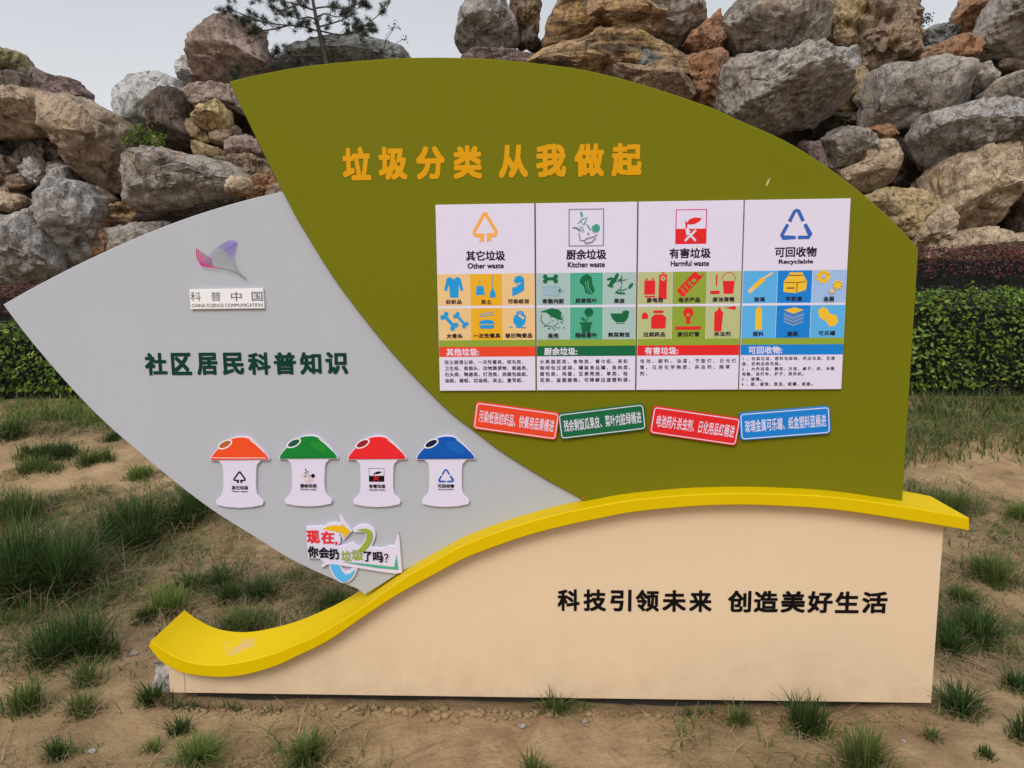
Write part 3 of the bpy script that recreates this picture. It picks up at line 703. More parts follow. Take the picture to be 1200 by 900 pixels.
def poster(i, x0p, x1p, name_cn, name_en, cells, ccol, icol, texts, bandcol, title, body, emb):
    """x0p,x1p: left and right edges in the photo at mid height"""
    yt = (240, 239.5, 236.8, 234)[i]; Yf = YP - 0.009
    xl = at(x0p[0], 345, YP)[0]; xr = at(x1p[0], 345, YP)[0]
    zt = at(751, 236.6, YP)[1]; zb = at(751, 456.7, YP)[1]
    b = prism('poster_board', [(xl, zb), (xr, zb), (xr, zt), (xl, zt)], Yf, YP, M['white'], sign, bevel=0.001)
    W, Hh = xr - xl, zt - zb
    uv = lambda u, v: (xl + u * W, zt - v * Hh)
    hd = Flat(Yf)
    # emblem
    ex0, ex1, ey0, ey1 = ((.37, .63, .045, .205), (.33, .67, .035, .225), (.36, .65, .045, .22), (.35, .64, .048, .20))[i]
    mp = lambda a, c: uv(ex0 + a * (ex1 - ex0), ey0 + c * (ey1 - ey0)); s = (ex1 - ex0) * W
    if emb == 'other': em_other(hd, mp, s, 'orange')
    elif emb == 'kitchen': em_kitchen(hd, mp, s, 'mint', 'slate', 'frame_grey')
    elif emb == 'harm': em_harm(hd, mp, s, 'red', 'magenta', 'white')
    else: em_recycle(hd, mp, s, 'royal')
    hd.build('emblem', b)
    tx = Flat(Yf)
    a, c = uv(.30, .297); d, e = uv(.70, .243); tx.text(name_cn, a, d, c, e, 'ink', 0.03)
    a, c = uv(.315, .338); d, e = uv(.685, .308)
    if emb == 'recycle': a, d = uv(.34, 0)[0], uv(.67, 0)[0]
    tx.text(name_en, a, d, c, e, 'ink', 0.032)
    tx.build('heading', b)
    rows = ((.366, .536), (.549, .722))
    for r in range(2):
        for k in range(3):
            u0, u1 = (0.004 + k / 3, (k + 1) / 3 + (0.0 if k < 2 else -0.004))
            v0, v1 = rows[r]
            fl = Flat(Yf); cc = ccol[r][k] if isinstance(ccol[0], (list, tuple)) else ccol[k]
            fl.poly([uv(u0, v1), uv(u1, v1), uv(u1, v0), uv(u0, v0)], cc)
            mpc = lambda a, b_: uv(u0 + a * (u1 - u0), v0 + b_ * (v1 - v0))
            icon(fl, cells[r * 3 + k], mpc, (u1 - u0) * W, icol, cc)
            t = texts[r * 3 + k]; n = len(t); h = (v1 - v0) * Hh * 0.15; wd = min(h * 1.15, (u1 - u0) * W * 0.92 / n)
            cx, cz = mpc(.5, .87 if n > 2 else .88)
            if r == 1: cz += (v1 - v0) * Hh * 0.01
            fl.row(t, cx - n * wd / 2, wd, cz, h, 'ink', 0.03, wd * 0.95)
            fl.build('pictogram', b)
    st = Flat(Yf); st.poly([uv(.004, .757), uv(.996, .757), uv(.996, .722), uv(.004, .722)], 'leaf_green')
    st.poly([uv(.002, .812), uv(.998, .812), uv(.998, .757), uv(.002, .757)], bandcol)
    h = Hh * .042; cx, cz = uv(.075, .786); st.row(title, cx, h * 1.02, cz, h, 'white', 0.028)
    st.build('title_bar', b)
    bd = Flat(Yf)
    if i < 3:
        for k, ln in enumerate(body):
            cx, cz = uv(.055 if i == 0 else .03, .842 + k * .0335)
            bd.row(ln, cx, W * (.90 if i == 0 else .96) / max(15, max(len(q) for q in body)), cz, Hh * .0245, 'ink', 0.018)
    else:
        for k, ln in enumerate(body):
            cx, cz = uv(.02, .832 + k * .0275); bd.row(ln, cx, W * .0455, cz, Hh * .0205, 'ink', 0.018)
    bd.build('small_print', b)
    return b
xs = [(513.2, 626.9), (628.6, 745.2), (746.9, 867.5), (869.0, 990.3)]
pc = ('peach', 'amber', 'peach'); kc = ('pale_teal', 'teal', 'pale_teal'); hc = ('sage', 'leaf_green', 'sage')
poster(0, (xs[0][0],), (xs[0][1],), '其它垃圾', 'Other waste', ('coat', 'dust', 'roll', 'bones', 'meal', 'pot'), pc, 'cyan',
       ('纺织品', '灰土', '污染纸张', '大骨头', '一次性餐具', '破旧陶瓷品'), 'red_orange', '其他垃圾:',
       ('吸尘器清尘袋、一次性餐具、核毛类、', '卫生纸、香烟头、动物粪便物、瓷器类、', '石头类、陶器类、灯泡类、烘箱包装纸、', '油纸、蜡纸、垃圾纸、灰尘、复写纸、'), 'other')
poster(1, (xs[1][0],), (xs[1][1],), '厨余垃圾', 'Kitchen waste', ('fish', 'greens', 'peel', 'husk', 'flower', 'bowl'), kc, 'dark_green',
       ('骨骼内脏', '菜梗菜叶', '果皮', '果壳', '残枝落叶', '剩菜剩饭'), 'dark_green', '厨余垃圾:',
       ('水果蔬菜类、食物类、餐巾纸、茶和', '咖啡包过滤袋、罐装食品罐、鱼肉类、', '蛋包类、鸡蛋、豆果壳类、草类、桂', '花类、盆栽植物、可降解过滤塑料袋、'), 'kitchen')
poster(2, (xs[2][0],), (xs[2][1],), '有害垃圾', 'Harmful waste', ('battery', 'phone', 'bucket', 'medicine', 'lamp', 'spray'), hc, 'red',
       ('废电池', '电子产品', '废油漆桶', '过期药品', '废旧灯管', '杀虫剂'), 'red', '有害垃圾:',
       ('电池、颜料、油漆、节能灯、日光灯', '管、日用化学物质、杀虫剂、除草', '剂、'), 'harm')
poster(3, (xs[3][0],), (xs[3][1],), '可回收物', 'Recyclable', ('glass', 'carton', 'gears', 'bottle', 'paper', 'can'), (('sky_blue', 'blue', 'pale_blue'), ('sky_blue', 'blue', 'sky_blue')), 'yellow_print',
       ('玻璃', '牛奶盒', '金属', '塑料', '废纸', '可乐罐'), 'blue', '可回收物:',
       ('1、包装垃圾、塑料包装袋、药品包装、豆腐', '装、奶制品纸包装。', '2、大件垃圾、橱柜、沙发、桌子、床、冰箱', '电脑、自行车、炉子、洗衣机。', '3、玻璃。', '4、纸、废铁、胶瓦、纸罐、纸板。'), 'recycle')

# ---- the four tilted slogan plates
def plaque(cs, col, text):
    q = [at(a, b, YP) for a, b in cs]   # TL TR BR BL
    o = np.array(q[3]); ex = (np.array(q[2]) - o + np.array(q[1]) - np.array(q[0])) / 2; ez = (np.array(q[0]) - o + np.array(q[1]) - np.array(q[2])) / 2
    L = np.linalg.norm(ex); Hh = np.linalg.norm(ez); ux = ex / L; uz = np.array([-ux[1], ux[0]])
    mp = lambda a, b: tuple(o + ux * a + uz * b)
    def rr(r, ins, n=5):
        pts = []
        for cx, cz, a0 in ((L - ins - r, Hh - ins - r, 0), (ins + r, Hh - ins - r, 90), (ins + r, ins + r, 180), (L - ins - r, ins + r, 270)):
            for k in range(n + 1):
                t = R(a0 + 90 * k / n); pts.append(mp(cx + r * math.cos(t), cz + r * math.sin(t)))
        return pts
    b = prism('slogan_plate', rr(.012, 0), YP - .012, YP, M[col], sign, bevel=.001)
    fl = Flat(YP - .012); fl.line(rr(.010, .0055), .0032, 'white', True); fl.build('border', b)
    tx = Flat(YP - .012); n = len(text); x0 = L * .055; wd = (L * .90) / n
    for i, ch in enumerate(text):
        v, f = glyph(ch, 0.012)
        tx.tri([mp(x0 + i * wd + p[0] * wd * 0.98, Hh * .5 + (p[1] - .38) * Hh * .47) for p in v], f, 'white', 4); tx.k -= 1
    tx.build('lettering', b)
plaque([(556.8, 470.2), (653.9, 483.2), (652.3, 515.7), (554.2, 501.6)], 'red_orange', '污染纸张纺织品、快餐用品黄桶进')
plaque([(655.6, 484.3), (756.2, 471.8), (757.6, 502.7), (657, 514.6)], 'dark_green', '残余剩饭瓜果皮、菜叶内脏绿桶进')
plaque([(763.8, 474), (865.3, 489.5), (862.2, 521.3), (760, 507)], 'red', '电池药片杀虫剂、日化用品红桶进')
plaque([(867.8, 483), (972.6, 475), (973.4, 507), (866.8, 515.6)], 'blue', '玻璃金属可乐罐、纸盒塑料蓝桶进')

# ---- the four flat litter bins
def bin_board(cx, ty, lid, hole, emb, cn, en, mcol):
    S = lambda a, b, Y=YG: at(cx + a, ty + b, Y)
    body = [(-27, 25), (27, 25), (20.5, 32), (19.5, 36), (19, 52), (19.3, 61), (20.6, 66.5), (23.5, 70.5), (27, 73.5), (28, 76), (26.5, 79.3), (14, 81.8), (0, 82.6), (-14, 81.8), (-26.5, 79.3), (-28, 76), (-27, 73.5), (-23.5, 70.5), (-20.6, 66.5), (-19.3, 61), (-19, 52), (-19.5, 36), (-20.5, 32)]
    b = prism('bin_board', [S(*p) for p in body], YG - .010, YG, M['white'], sign, bevel=.0012)
    lidp = smooth_curve([(-33, 24), (-31, 20.5), (-25.6, 14.3), (-18, 7.8), (-11, 2.8), (-4, .4), (6, 0), (13, 2.6), (21, 9.3), (28, 16.4), (33.5, 23.5)], 3) + [(33.5, 26), (-33, 26.5)]
    prism('lid_rim', [S(p[0] * 1.035, 13 + (p[1] - 13) * 1.06) for p in lidp], YG - .0115, YG, M['white'], b, bevel=.001)
    l = prism('bin_lid', [S(*p) for p in lidp], YG - .014, YG, M[lid], b, bevel=.002)
    px = np.linalg.norm(np.array(S(1, 0)) - np.array(S(0, 0)))
    fl = Flat(YG - .014); c = S(-16.5, 8)
    fl.ell(c[0], c[1], 9.4 * px, 4.6 * px, 'pvc', R(27)); fl.ell(c[0], c[1], 7.6 * px, 3.2 * px, hole, R(27))
    if lid in ('lid_blue', 'lid_green'):
        for k, (mm, rr_) in enumerate((('lid_mid', .95),) if lid == 'lid_blue' else (('lid_green_mid', .8),)):
            c2 = S(12 + 2 * k, 12); fl.ell(c2[0], c2[1], 13 * rr_ * px, 6 * rr_ * px, mm, R(-28))
    fl.line([S(*p) for p in ((13, 3.2), (19, 7.5), (25, 13), (29.5, 17.5))], .9 * px, 'pvc')
    fl.line([S(*p) for p in ((-31, 23.6), (0, 23.8), (31, 23.6))], .7 * px, 'pvc' if lid == 'lid_orange' else lid)
    l2 = fl.build('lid_print', b)
    pr = Flat(YG - .010)
    mp = lambda a, c_: S(-7.5 + a * 15, 40 + c_ * 14); s = 15 * px
    if emb == 'other': em_other(pr, mp, s, mcol)
    elif emb == 'kitchen': em_kitchen(pr, lambda a, c_: S(-10 + a * 20, 37 + c_ * 18), 20 * px, 'black', 'orange', None)
    elif emb == 'harm': em_harm(pr, lambda a, c_: S(-9 + a * 17.5, 37 + c_ * 15.5), 17 * px, 'black', 'black', 'red')
    else: em_recycle(pr, lambda a, c_: S(-8.5 + a * 18, 38 + c_ * 15), 18 * px, mcol)
    dy = 0 if emb in ('other',) else -1.0
    x0, z0 = S(-9, 61 + dy); x1, z1 = S(10, 56.5 + dy); pr.text(cn, x0, x1, z0, z1, 'black', .03)
    x0, z0 = S(-8.5, 64 + dy); x1, z1 = S(9.5, 61.8 + dy); pr.text(en, x0, x1, z0, z1, 'ink', .01)
    pr.build('bin_emblem', b)
bin_board(282, 511.8, 'lid_orange', 'hole_orange', 'other', '其它垃圾', 'Other waste', 'black')
bin_board(362.2, 510.3, 'lid_green', 'hole_green', 'kitchen', '厨余垃圾', 'Kitchen waste', 'black')
bin_board(442.3, 511, 'lid_red', 'hole_red', 'harm', '有害垃圾', 'Harmful waste', 'black')
bin_board(522.5, 510.8, 'lid_blue', 'hole_navy', 'recycle', '可回收物', 'Recyclable', 'royal')

# ---- logo plate and wing logo
pb = prism('logo_plate', [at(225, 362.3, YG), at(311, 361.3, YG), at(309.3, 337.8, YG), at(223, 339.2, YG)], YG - .010, YG, M['pvc'], sign, bevel=.001)
fl = Flat(YG - .010)
for ch, a, b in zip('科普中国', (225, 249, 272.4, 296.6), (236.6, 260, 284.4, 308.6)):
    x0, z0 = at(a, 352.8, YG); x1, z1 = at(b, 341.8, YG); fl.text(ch, x0, x1, z0, z1, 'slate', 0.004)
x0, z0 = at(226.5, 359.9, YG); x1, z1 = at(309, 355.2, YG); fl.text('CHINA SCIENCE COMMUNICATION', x0, x1, z0, z1, 'slate', 0.004)
fl.build('lettering', pb)
wg = Flat(YG - .0015); W5 = lambda a, b: (200 + a / 5, 270 + b / 5)
spine = smooth_curve([(178, 196), (192, 207), (225, 214), (270, 219), (310, 226), (350, 234), (385, 246), (420, 265), (450, 284)], 6)
right = smooth_curve([(352, 58), (386, 64), (390, 78), (386, 100), (380, 125), (378, 150), (384, 180), (392, 205), (402, 232), (425, 262)], 6)
def cut(c, t): return c[int(round(t * (len(c) - 1)))]
for i in range(9):      # left wing, magenta bars
    t = i / 8; a = (150 + 88 * t, 104 + 58 * t); b = (186 + 62 * t, 206 + 10 * t); m = ((a[0] + b[0]) / 2 - 9 * (1 - t) - 2, (a[1] + b[1]) / 2 + 8)
    wg.line([at(*W5(*q), YG) for q in smooth_curve([a, m, b], 3)], .0030 - .0012 * t, 'magenta')
for i in range(20):     # right wing, bars rising to the violet tip
    t = i / 19; a = cut(spine, .12 + .80 * t); b = cut(right, t); k = (1 - t) * 26
    m1 = (a[0] + (b[0] - a[0]) * .35 - k * .6, a[1] + (b[1] - a[1]) * .35 - k * .5); m2 = (a[0] + (b[0] - a[0]) * .7 - k * .4, a[1] + (b[1] - a[1]) * .7 - k * .5)
    q = smooth_curve([a, m1, m2, b], 4)
    wg.line([at(*W5(*p), YG) for p in q[:8]], .0012, 'slate' if t > .1 else 'violet'); wg.line([at(*W5(*p), YG) for p in q[7:]], .0026 if t < .45 else .0014, 'violet' if t < .6 else 'slate')
wg.line([at(*W5(*p), YG) for p in spine[:22]], .0034, 'magenta'); wg.line([at(*W5(*p), YG) for p in spine[21:]], .0022, 'slate')
for i in range(5): wg.line([at(*W5(405 + 11 * i, 262 + 6.5 * i), YG), at(*W5(414 + 10 * i, 250 + 7.5 * i), YG)], .0012, 'slate')
wg.build('wing_logo', sign)

# ---- 'what would you throw away' badge
Z = lambda x, y, Y=YG: at(350 + x / 8.57, 595 + y / 8.57, Y)
bk = [(88, 180), (240, 175), (380, 215), (432, 285), (425, 345), (400, 372), (470, 362), (560, 335), (600, 372), (640, 392), (720, 392), (735, 380), (800, 392), (870, 395), (905, 370), (965, 375), (985, 300), (1002, 235), (1018, 300), (1045, 640), (990, 652), (880, 640), (600, 595), (440, 572), (300, 560), (240, 592), (235, 570), (270, 545), (215, 500), (105, 500), (95, 380), (86, 330)]
bd = prism('slogan_badge', [Z(*p) for p in bk], YG - .012, YG, M['white'], sign, bevel=.001)
prism('badge_halo', [Z(*p) for p in ((240, 195), (300, 150), (380, 138), (432, 150), (412, 58), (440, 80), (548, 225), (455, 322), (430, 262), (330, 232))], YG - .0105, YG, M['white'], bd, bevel=.001)
prism('badge_halo', [Z(*p) for p in smooth_curve([(545, 205), (620, 165), (700, 165), (765, 210), (775, 275), (755, 340), (715, 410), (640, 425)], 4) + [Z_ for Z_ in ((600, 405), (650, 345), (680, 300), (682, 262), (655, 240), (560, 238))]], YG - .0100, YG, M['white'], bd, bevel=.001)
prism('badge_halo', [Z(*p) for p in smooth_curve([(308, 545), (325, 620), (365, 690), (420, 738), (470, 748), (530, 722), (575, 665), (603, 585)], 4) + [(560, 575), (510, 625), (480, 630), (440, 590), (420, 560)]], YG - .0095, YG, M['white'], bd, bevel=.001)
fl = Flat(YG - .0125)
fl.poly([Z(*p) for p in ((250, 207), (290, 180), (350, 168), (440, 172), (434, 143), (530, 228), (460, 292), (448, 246), (385, 228), (320, 218))], 'badge_yellow')
fl.poly([Z(*p) for p in smooth_curve([(585, 212), (680, 198), (740, 228), (750, 285), (720, 360), (665, 440)], 4) + [(608, 410), (650, 365), (685, 310), (692, 258), (660, 228)]], 'badge_green')
fl.poly([Z(*p) for p in smooth_curve([(325, 552), (345, 620), (390, 690), (450, 732), (500, 716), (550, 665), (578, 600)], 4) + [(530, 645), (480, 662), (440, 622), (410, 560)]], 'badge_blue')
fl.poly([Z(*p) for p in ((440, 528), (640, 545), (966, 582), (990, 455), (1010, 612), (800, 592), (600, 560))], 'teal')
fl.build('badge_arrows', bd)
tx = Flat(YG - .0140)
for ch, a, b, c, d, col, off in (('现', 93, 218, 215, 345, 'lid_red', .035), ('在', 238, 365, 222, 348, 'lid_red', .035), ('，', 375, 400, 326, 360, 'lid_red', .03),
        ('你', 105, 205, 373, 487, 'black', .03), ('会', 214, 315, 382, 492, 'black', .03), ('扔', 316, 412, 393, 505, 'black', .03),
        ('垃', 438, 535, 415, 517, 'badge_green', .02), ('圾', 540, 655, 405, 512, 'badge_green', .02), ('了', 660, 740, 425, 525, 'black', .03),
        ('吗', 757, 855, 428, 532, 'black', .03), ('？', 866, 908, 445, 532, 'black', .01)):
    x0, z0 = Z(a, d); x1, z1 = Z(b, c); tx.text(ch, x0, x1, z0, z1, col, off)
tx.build('lettering', bd)
# a chip of glue left on the olive panel
fl = Flat(YP - .001); fl.poly([at(*p, YP) for p in ((897, 217), (899.5, 211), (903, 208), (901, 214), (898.5, 218.5))], 'sage'); fl.build('scratch', sign)
fl = Flat(YP - .001); c = at(684, 585, YP); fl.ell(c[0], c[1] + .002, .006, .004, 'hole_orange'); fl.build('rust_spot', sign)

# ------------------------------------------------------------------ rockery
def yfront(z): return 8.5 + 0.30 * max(0.0, z - 1.2)
_ico = {}
def ico(n):
    if n not in _ico:
        bm = bmesh.new(); bmesh.ops.create_icosphere(bm, subdivisions=n, radius=1)
        bm.verts.ensure_lookup_table(); v = np.array([q.co[:] for q in bm.verts]); f = np.array([[q.index for q in t.verts] for t in bm.faces]); bm.free()
        _ico[n] = (v, f)
    return _ico[n]

def boulder(pts, mat, label, style='block', back=0.0, lvl=None, grp='boulders piled in the rockery', seed=None, deep=1.0):
    """a boulder whose silhouette follows pts (photo outline), standing in the pile with its own depth"""
    cx = sum(p[0] for p in pts) / len(pts); cy = sum(p[1] for p in pts) / len(pts)
    z0 = at(cx, cy, 8.5)[1]; Yc = yfront(z0) + back
    q = np.array([at(a, b, Yc) for a, b in pts])
    # centroid by area
    x, z = q[:, 0], q[:, 1]; x2, z2 = np.roll(x, -1), np.roll(z, -1); cr_ = x * z2 - x2 * z; A = cr_.sum() / 2
    c = np.array([((x + x2) * cr_).sum() / (6 * A), ((z + z2) * cr_).sum() / (6 * A)])
    d = q - c; d = d * 1.05
    size = math.sqrt(abs(A)); wh = d.max(0) - d.min(0); dep = 0.52 * min(wh.min() * 1.25, size) * deep + 0.05
    if lvl is None: lvl = 6 if size > 1.15 else (5 if size > 0.38 else 4)
    v, f = ico(lvl); v = v.copy()
    # radial extent of the outline in every direction
    ang = np.arctan2(v[:, 2], v[:, 0])
    tt = np.linspace(-math.pi, math.pi, 721); rad = np.zeros(721)
    e2 = np.roll(d, -1, axis=0)
    dirs = np.stack([np.cos(tt), np.sin(tt)], 1)
    for a, b in zip(d, e2):
        s = b - a; den = dirs[:, 0] * s[1] - dirs[:, 1] * s[0]
        with np.errstate(divide='ignore', invalid='ignore'):
            r = (a[0] * s[1] - a[1] * s[0]) / den; u = (a[0] * dirs[:, 1] - a[1] * dirs[:, 0]) / den
        ok = (r > 0) & (u >= -1e-6) & (u <= 1 + 1e-6); rad = np.where(ok, np.maximum(rad, r), rad)
    k = 9; rad = np.convolve(np.concatenate([rad[-k:], rad, rad[:k]]), np.ones(k) / k, 'same')[k:-k]
    rr_ = np.interp(ang, tt, rad)
    h = np.sqrt(v[:, 0] ** 2 + v[:, 2] ** 2)
    hs = h ** (0.62 if style in ('block', 'slab') else 0.8)
    px = np.cos(ang) * rr_ * hs; pz = np.sin(ang) * rr_ * hs
    py = np.sign(v[:, 1]) * np.abs(v[:, 1]) ** 0.75 * dep
    p = np.stack([px, py, pz], 1)
    rs = np.random.default_rng(seed if seed is not None else abs(hash_(label)) % 9999)
    so_ = rs.uniform(-50, 50, 3)
    # cut a few flat facets, mostly towards the viewer and below
    if style in ('block', 'smooth', 'slab') and size > .35:   # hollowed, receding underside
        nrm = np.array([rs.uniform(-.3, .3), -.62, -.78]); nrm /= np.linalg.norm(nrm)
        lim = (p @ nrm).max() * rs.uniform(.42, .6); dd = p @ nrm - lim; p = p - np.outer(np.where(dd > 0, dd * 0.95, 0), nrm)
    nc = {'block': 6, 'slab': 7, 'layer': 3, 'eroded': 2, 'smooth': 2}[style]
    for _ in range(nc):
        nrm = rs.normal(size=3); nrm[1] = -abs(nrm[1]) * 1.1; nrm /= np.linalg.norm(nrm)
        ex = (p @ nrm).max(); lim = ex * rs.uniform(0.68, 0.9)
        dd = p @ nrm - lim; p = p - np.outer(np.where(dd > 0, dd * 0.85, 0), nrm)
    ctr = p / (np.linalg.norm(p, axis=1)[:, None] + 1e-6)
    fr = 1.6 / size
    dsp = fbm(p * fr * 0.9 + so_, 5, g=0.55) * 0.11 * size
    if style == 'block': dsp += (ridged(p * fr * 1.3 + so_ + 7, 4) - .6) * 0.07 * size
    if style == 'slab': dsp += (ridged(p * fr * 2.2 + so_ + 7, 4) - .6) * 0.028 * size
    if style == 'smooth': dsp -= np.clip(noise(p * fr * np.array([1.6, 1.6, 1.0]) * 1.3 + so_ + 3) * 1.6 - .25, 0, 1) * .13 * size
    if style == 'smooth': dsp += (ridged(p * np.array([fr, fr, fr * .6]) * 1.1 + so_, 3) - .6) * 0.07 * size
    if style == 'layer':
        wv = p[:, 2] * 1.0 + 0.25 * p[:, 0] * rs.uniform(-1, 1) + fbm(p * 0.9 + so_, 3) * 0.18 * min(1, size)
        ph = wv / (0.16 + 0.10 * size); fp = ph - np.floor(ph)
        amp = 0.075 * size * (0.6 + 0.8 * np.abs(noise(np.stack([np.floor(ph), ph * 0, ph * 0], 1) + so_)))
        dsp += (np.minimum(fp * 1.25, (1 - fp) * 5) - .5) * amp
        dsp += (ridged(p * fr * 2.4 + so_, 4) - .6) * 0.055 * size
    if style == 'eroded':
        n_ = noise(p * fr * 2.3 + so_); n2_ = noise(p * fr * 4.6 + so_ + 5)
        dsp -= np.clip(n_ * 1.6 - 0.12, 0, 1) * 0.30 * size + np.clip(n2_ * 1.5 - .2, 0, 1) * .08 * size
        dsp += (ridged(p * fr * 2.0 + so_, 3) - .6) * 0.08 * size
    crease = np.clip(1 - np.abs(noise(p * fr * np.array([1.0, 1.0, 1.5]) * .95 + so_ + 11)) * 11, 0, 1) + .7 * np.clip(1 - np.abs(noise(p * fr * 2.3 + so_ + 21)) * 9, 0, 1)
    dsp -= crease * {'block': .045, 'slab': .022, 'smooth': .035, 'layer': .04, 'eroded': .05}[style] * size
    pit = np.clip(noise(p * fr * 5.2 + so_ + 31) * 2 - .55, 0, 1); dsp -= pit * .035 * size
    dsp += fbm(p * 7 + so_, 5, g=0.62) * 0.03
    # keep the silhouette, let the faces work
    edge = np.clip(np.abs(v[:, 1]) * 1.6 + 0.35, 0, 1)
    p = p + ctr * (dsp * edge)[:, None]
    o = mesh_obj('boulder', p, f, RM[mat], None, smooth=True, loc=(c[0], Yc, c[1]))
    try: o.data.set_sharp_from_angle(angle=R(48))
    except Exception: pass
    tag(o, label, 'boulder', grp)
    return o
def hash_(s):
    h = 7
    for ch in s: h = (h * 131 + ord(ch)) & 0xffffff
    return h

